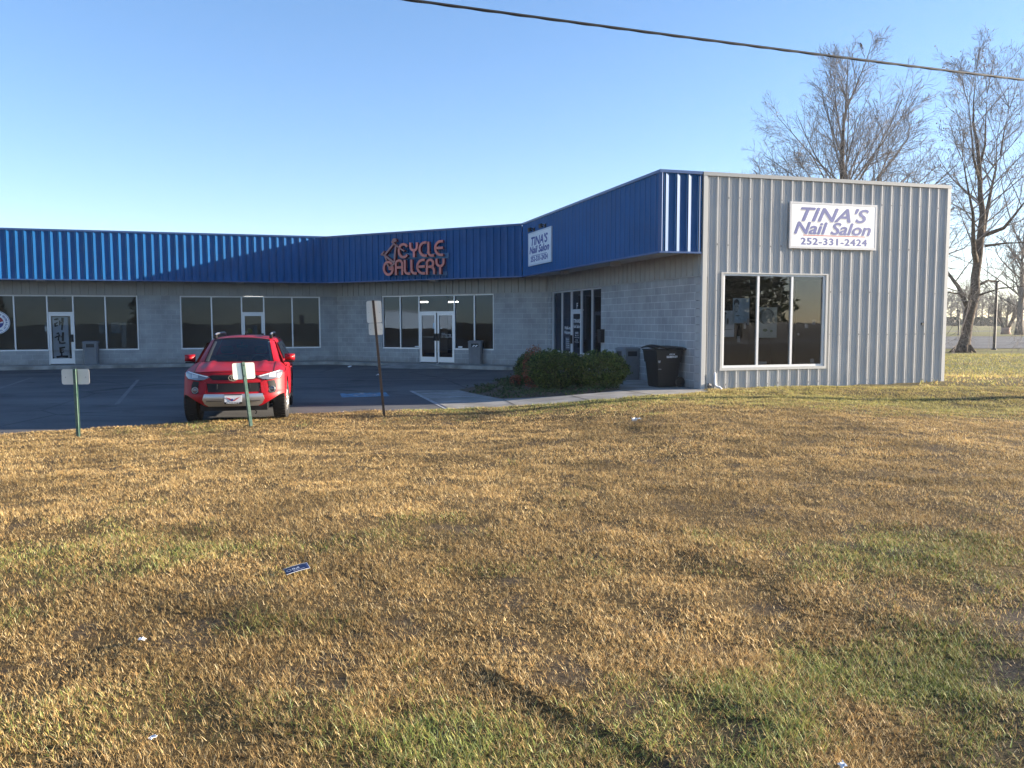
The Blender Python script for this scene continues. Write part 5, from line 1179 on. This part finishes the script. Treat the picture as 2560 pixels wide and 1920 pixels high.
# far paving and lamp posts
def far_sheet(name, poly, m, ys): return sheet(name, poly, lambda x, y: gz(x, y) + .03, m, xs=np.arange(15, 170, 12), ys=ys)
far_sheet('far_parking_area', [(14, 60.5), (30, 60.0), (60, 61), (150, 70), (150, 112), (66, 104), (50, 106), (14, 106)], ASPH, np.arange(62, 110, 6))
far_sheet('far_road', [(40, 152), (170, 152), (170, 166), (40, 166)], ASPH, (158,))
strip_line('far_bay_line', [((30, 63.5), (60, 64.5)), ((40, 79), (78, 83)), ((40, 92), (90, 95))], .18, PAINT, .036, fz=gz)
LP = mat('black_lamp_post_paint', (.014, .014, .015), .5)
def lamp_post(label, x, y, h, rad):
    t = thing('lamp_post', label, 'lamp post', (x, y, gz(x, y)), 0, 'lamp posts around the far parking area')
    b = MB(); b.lathe([(rad * 1.7, -.2), (rad * 1.7, .06), (rad, .12), (rad * .85, h), (0, h)], 10); build('post', b, LP, t, smooth=False)
    b = MB(); b.box(-.42, .12, -.12, .12, h, h + .13); build('lamp_head', b, LP, t, bevel=.03)
lamp_post('black lamp post near the tall bare tree on the lawn edge', 34.2, 57.9, 4.75, .10)
lamp_post('slender black lamp post seen far behind the tall bare tree trunk', 63.8, 116.8, 3.4, .10)
# overhead cable, and the pole it runs to
cb = MB()
def cable(x): return Vector((x, 10.2 + (x + 1.131) * .351, 5.57 + .0008 * (x - 3.6) ** 2))
cb.tube([cable(-14.5 + 42.5 * k / 90) for k in range(91)], .0165, 7)
cb.tube([cable(-14.5 + 42.5 * k / 700) + Vector((-.33, .94, 0)) * .003 * math.sin(k * .9) + Vector((0, 0, -.013 + .003 * math.cos(k * .9))) for k in range(701)], .009, 5)
tag(build('overhead_cable', cb, mat('black_cable', (.012, .012, .014), .45), smooth=True), 'thick black twisted cable sloping across the sky', 'cable')
up = thing('utility_pole', 'brown wooden utility pole holding the right end of the cable', 'utility pole', (28, 21.2, gz(28, 21.2)))
b = MB(); b.lathe([(.18, -.5), (.17, .0), (.14, 6.45), (0, 6.45)], 12); build('pole', b, mat('weathered_pole_wood', (.16, .12, .08), .9, var=.2), up)
b = MB(); b.box(-.06, .06, -.95, .3, 5.88, 6.0); build('crossarm', b, mat('crossarm_wood', (.14, .11, .08), .9), up)
# two birds in the top of the broad tree
def bird(label, px, pz):
    c = min(TBTIPS, key=lambda p: abs((p.x - px)) + abs(p.z - pz) * 1.0)
    t = thing('bird', label, 'bird', tuple(c), R(200), 'birds in the broad bare tree')
    b = MB(); b.lathe([(0, -.02), (.05, .0), (.085, .08), (.08, .17), (.05, .235), (.045, .26), (.052, .29), (.045, .33), (0, .35)], 10); o = build('body', b, LP, t, (0, 0, .02), (R(25), 0, 0), smooth=True)
    b = MB(); b.box(-.03, .03, .0, .03, -.2, .02); build('tail', b, LP, t, (0, .0, .03), (R(25), 0, 0)); b = MB(); b.prism([(-.012, .31), (.012, .31), (0, .33)], -.1, -.03); build('beak', b, LP, o)
bird('small dark bird on the left upper twigs of the broad bare tree', (2037 - 1280) / 2040 * 61, 1.7 + (803 - 143) / 2040 * 61 - 1.0)
bird('small dark bird on the topmost twigs of the broad bare tree', (2111 - 1280) / 2040 * 61, 1.7 + (803 - 117) / 2040 * 61 - 1.2)

# ------------------------------------------------------------ litter on the grass
cd = thing('blue_card', 'dark blue printed card lying curled on the grass', 'card', (-1.46, 5.42, float(Hlawn(-1.46, 5.42)) + .032), (R(4), R(-9), R(27)))
def cz(u): return .018 * math.cos(u * 7.0) 
b = MB(); b.grid([[(-.10 + .20 * i / 10, -.055 + .11 * j / 4, cz(-.10 + .20 * i / 10) + .01 * (j / 4)) for j in range(5)] for i in range(11)], flip=True)
cd.scale = (.8, .8, .8); o = build('card_sheet', b, mat('navy_card_print', (.006, .013, .06), .4), cd, smooth=True); sm = o.modifiers.new('t', 'SOLIDIFY'); sm.thickness = .0015
b = MB(); k = lambda u, v, l=.0012: (u, v, cz(u) + .01 * ((v + .055) / .11) + l)
for i in range(16):
    a, c = 2 * math.pi * i / 16, 2 * math.pi * (i + 1) / 16; b.quad(*[k(-.066 + q * math.cos(t), -.005 + q * 1.0 * math.sin(t)) for q, t in ((.016, a), (.016, c), (.020, c), (.020, a))])
for i, (u0, u1) in enumerate(((-.036, -.030), (-.022, -.016), (-.008, -.004), (.0, .004), (.008, .012), (.016, .02))): b.quad(k(u0, -.014), k(u1, -.014), k(u1, .016 if i not in (2, 3) else .004), k(u0, .016 if i not in (2, 3) else .004))
b.quad(k(-.036, -.002), k(-.016, -.002), k(-.016, .003), k(-.036, .003)); b.quad(k(-.036, -.032), k(.06, -.032), k(.06, -.028), k(-.036, -.028)); build('print', b, VINYL, cd)
b = MB()
for (u0, v0, u1, v1) in ((-.10, -.055, .10, -.055), (-.10, .055, .10, .055), (.10, -.055, .10, .055)):
    b.tube([k(u0 + (u1 - u0) * q / 8, v0 + (v1 - v0) * q / 8, -.001) for q in range(9)], .0018, 4)
build('card_edge', b, VINYL, cd)
def scrap(label, x, y, s, z=None, name='paper_scrap', seed=0, m=None):
    r = random.Random(seed); b = MB()
    b.grid([[(s * (i / 3 - .5) + r.gauss(0, s * .08), s * (j / 3 - .5) * .7 + r.gauss(0, s * .08), s * .18 + r.gauss(0, s * .12)) for j in range(4)] for i in range(4)], flip=True)
    o = build(name, b, m or mat('crumpled_paper', (.75, .76, .78), .7), None, (x, y, z if z is not None else float(Hlawn(x, y)) + .02), (r.uniform(-.4, .4), r.uniform(-.4, .4), r.uniform(0, 6))); q = o.modifiers.new('t', 'SOLIDIFY'); q.thickness = .003
    tag(o, label, 'litter', 'scraps of white litter')
scrap('small white paper scrap on the grass below and left of the blue card', -1.97, 4.22, .042, seed=1)
scrap('white litter scrap on the far grass in front of the concrete path', 2.18, 14.2, .16, seed=2)
scrap('tiny pale scrap in the grass near the lower left', -1.48, 3.24, .028, seed=3)
scrap('white scrap cut by the bottom edge of the picture', 1.25, 2.97, .035, seed=4)
scrap('white scrap on the asphalt in front of the double glass doors', -4.7, 28.5, .12, float(Glot(-4.7, 28.5)) + .02, seed=5)
scrap('white scrap on the kerb below the double glass doors', -3.0, 33.0, .14, .01, seed=6)
scrap('small white scrap on the lit asphalt strip by the lawn edge', -3.72, 17.75, .09, float(Glot(-3.7, 17.7)) + .01, seed=7)
scrap('flat white scrap on the asphalt by the corner kerb', -6.6, 33.2, .15, float(Glot(-6.6, 33.2)) + .01, seed=8)

# ------------------------------------------------------------ behind the camera (seen in the glass): road, trees, a warehouse
sheet('road', [(-300, -15), (300, -15), (300, -6), (-300, -6)], lambda x, y: .02, ASPH)
wh = thing('warehouse', 'low white warehouse across the road', 'building', (-170, -42, -.3), R(90))
b = MB(); b.box(-12, 14, -10, 10, 0, 4.5); build('wall', b, WHITE, wh); b = MB(); b.box(-12.5, 14.5, -10.5, 10.5, 4.5, 4.9); build('roof', b, GRAY, wh)
def evergreen(x, y, h, seed, label):
    r = np.random.default_rng(seed); n = 5000; t = thing('evergreen_tree', label, 'tree', (x, y, -.2), 0, 'evergreen trees across the road')
    z = h * (.12 + .88 * r.random(n) ** 1.2); rad = (h * .32) * (1 - (z / h - .1).clip(0) ** 1.5) * np.sqrt(r.random(n)) * (.7 + .6 * vnoise(z * 1.1, z * 0 + seed, .7, 2)); a = r.uniform(0, 6.28, n)
    leaves('crown', np.column_stack([rad * np.cos(a), rad * np.sin(a), z]), .32, blend(r, n, [(.03, .045, .02), (.05, .06, .025)], [.5, .5]), t, seed=seed)
    b = MB(); b.lathe([(.35, -.3), (.28, 1), (.1, h * .9)], 8); build('trunk', b, BARK, t)
for k, (x, y, h) in enumerate(((52, -20, 15), (60, -30, 12), (38, -60, 13), (-20, -120, 13), (-48, -115, 12), (-75, -125, 14), (10, -120, 14))): evergreen(x, y, h, 80 + k, 'dark evergreen tree across the road behind the camera')

# ------------------------------------------------------------ grass
def blades(n_per, y0, y1, wd, ln, seed, five, wide=.72, pad=.6, sel=None):
    r = np.random.default_rng(seed); a0, a1 = wide * y0 + pad, wide * y1 + pad; n = int(n_per * (a0 + a1) * (y1 - y0))
    t = r.random(n); y = y0 + (y1 - y0) * ((np.sqrt(a0 ** 2 + t * (a1 ** 2 - a0 ** 2)) - a0) / (a1 - a0)); x = r.uniform(-1, 1, n) * (wide * y + pad)
    # tufts: pull blades together
    cell = .05 if five else .11; xo = x + .3 * y + .08 * np.sin(7 * y) ; yo = y - .3 * x + .08 * np.sin(7 * x)
    jx = np.floor(xo / cell).astype(int); jy = np.floor(yo / cell).astype(int); HT = np.random.default_rng(77).random((2, 512, 512))
    fx = (jx + HT[0][jx % 512, jy % 512]) * cell; fy_ = (jy + HT[1][jx % 512, jy % 512]) * cell
    pull = r.uniform(0, .6, n) if five else r.uniform(0, .3, n); x = x + (fx - xo) * pull; y = y + (fy_ - yo) * pull
    pv_ = inpoly(x, y, PAVED); ok = ~inpoly(x + .1 * (fbm(x, y, .9, 141) - .3), y - .34 * (fbm(x, y, .5, 131) - .25).clip(0), PAVED); bmask = bare(x, y); g = lawn_green(x, y)
    dens = .32 + .9 * ss(.30, .64, fbm(x, y, .22, 91)); dens = dens * (1 - .93 * bmask); ok &= r.random(n) < dens
    if sel is not None: ok &= sel(x, y)
    x, y, g, pv_ = x[ok], y[ok], g[ok], pv_[ok]; n = len(x); z = np.where(pv_, Glot(x, y) + .012, Hlawn(x, y))
    isg = r.random(n) < np.clip(g * 1.25 - .12, 0, .97)
    L = ln * r.uniform(.45, 1.3, n) * (1 + .35 * isg) * (.65 + .7 * fbm(x, y, .6, 95)); W = wd * r.uniform(.6, 1.3, n) * (1 + .1 * isg)
    az = r.uniform(0, 6.283, n); lean = R(22) + np.abs(r.normal(0, R(44), n)); lean = np.minimum(lean, R(84))
    d = np.stack([np.cos(az), np.sin(az), np.zeros(n)], 1); q = np.stack([-np.sin(az + r.normal(0, .5, n)), np.cos(az), np.zeros(n)], 1)
    b0 = np.stack([x, y, z - .004], 1); u = np.array([0, 0, 1.])
    mid = b0 + d * (L * .5 * np.sin(lean * .92))[:, None] + u * (L * .5 * np.cos(lean * .92))[:, None]
    tip = mid + d * (L * .5 * np.sin(np.minimum(lean * 1.14, 1.53)))[:, None] + u * (L * .5 * np.cos(np.minimum(lean * 1.14, 1.53)))[:, None]
    h = q * (W / 2)[:, None]
    tone = fbm(x, y, 1.1, 101); t2 = fbm(x, y, .28, 105)
    straw = np.array([(.60, .44, .195), (.45, .305, .12), (.20, .125, .055), (.74, .59, .33), (.50, .305, .115)])
    green = np.array([(.19, .25, .055), (.27, .31, .075), (.38, .36, .10), (.13, .18, .055), (.38, .43, .20)])
    w_ = np.array([.26, .27, .23, .10, .14]); k = r.choice(5, n, p=w_)
    c = np.where(isg[:, None], green[k], straw[k]) * r.uniform(.75, 1.25, (n, 1)) * ((.50 + .98 * tone + .3 * (t2 - .5)) * (1 - .38 * np.exp(-((x + 1.3) / 1.1) ** 2 - ((y - 4.55) / .35) ** 2)) * (1 - .25 * np.exp(-((x + 2.6) / .8) ** 2 - ((y - 5.2) / .4) ** 2)))[:, None]
    yel = ss(14, 18, y)[:, None] * ss(1, 5, x)[:, None]; c = c * (1 - .5 * yel) + np.array((.60, .47, .17)) * yel * .5
    if five:
        V = np.stack([b0 - h, b0 + h, mid - h * .8, mid + h * .8, tip], 1).reshape(-1, 3); o = (np.arange(n) * 5)[:, None]
        F = np.concatenate([o + [0, 1, 3], o + [0, 3, 2], o + [2, 3, 4]], 0); C = np.repeat(c, 5, 0); shade = np.ones(5 * n)
    else:
        V = np.stack([b0 - h, b0 + h, tip], 1).reshape(-1, 3); F = (np.arange(n) * 3)[:, None] + [0, 1, 2]; C = np.repeat(c, 3, 0)
    return V, F, C
Z = [blades(27000, 2.5, 4.2, .0022, .035, 1, True, .72, 2.2), blades(18000, 4.2, 6.5, .0028, .036, 2, True, .72, 2.0), blades(11000, 6.5, 10, .0040, .038, 3, False, .72, 1.6), blades(5600, 10, 15, .0062, .038, 4, False), blades(3000, 15, 21, .009, .040, 5, False, .8, 2),
     blades(90, 21, 48, .035, .08, 6, False, .70, 0, sel=lambda x, y: x > y * .5)]
off = 0; Vs = []; Fs = []; Cs = []
for V, F, C in Z: Vs.append(V); Fs.append(F + off); Cs.append(C); off += len(V)
gs = np_mesh('grass', np.concatenate(Vs), np.concatenate(Fs), GRASS, np.concatenate(Cs)); gs['kind'] = 'stuff'; gs['label'] = 'dormant tan lawn grass with green patches'; gs['category'] = 'grass'
print('blades', len(np.concatenate(Fs)))

# ------------------------------------------------------------ the morning haze: one closed box of even air
hz = MB(); hz.box(-320, 260, -170, 430, -3, 30)
hm = bpy.data.materials.new('haze_air'); hm.use_nodes = True; n = hm.node_tree; n.nodes.clear()
pv = n.nodes.new('ShaderNodeVolumePrincipled'); pv.inputs['Color'].default_value = (.92, .95, 1, 1); pv.inputs['Density'].default_value = .00028; pv.inputs['Anisotropy'].default_value = .35
n.links.new(pv.outputs[0], n.nodes.new('ShaderNodeOutputMaterial').inputs['Volume'])
ho = build('haze', hz, hm, kind='stuff'); ho['label'] = 'thin morning haze over the whole place'; ho['category'] = 'haze'
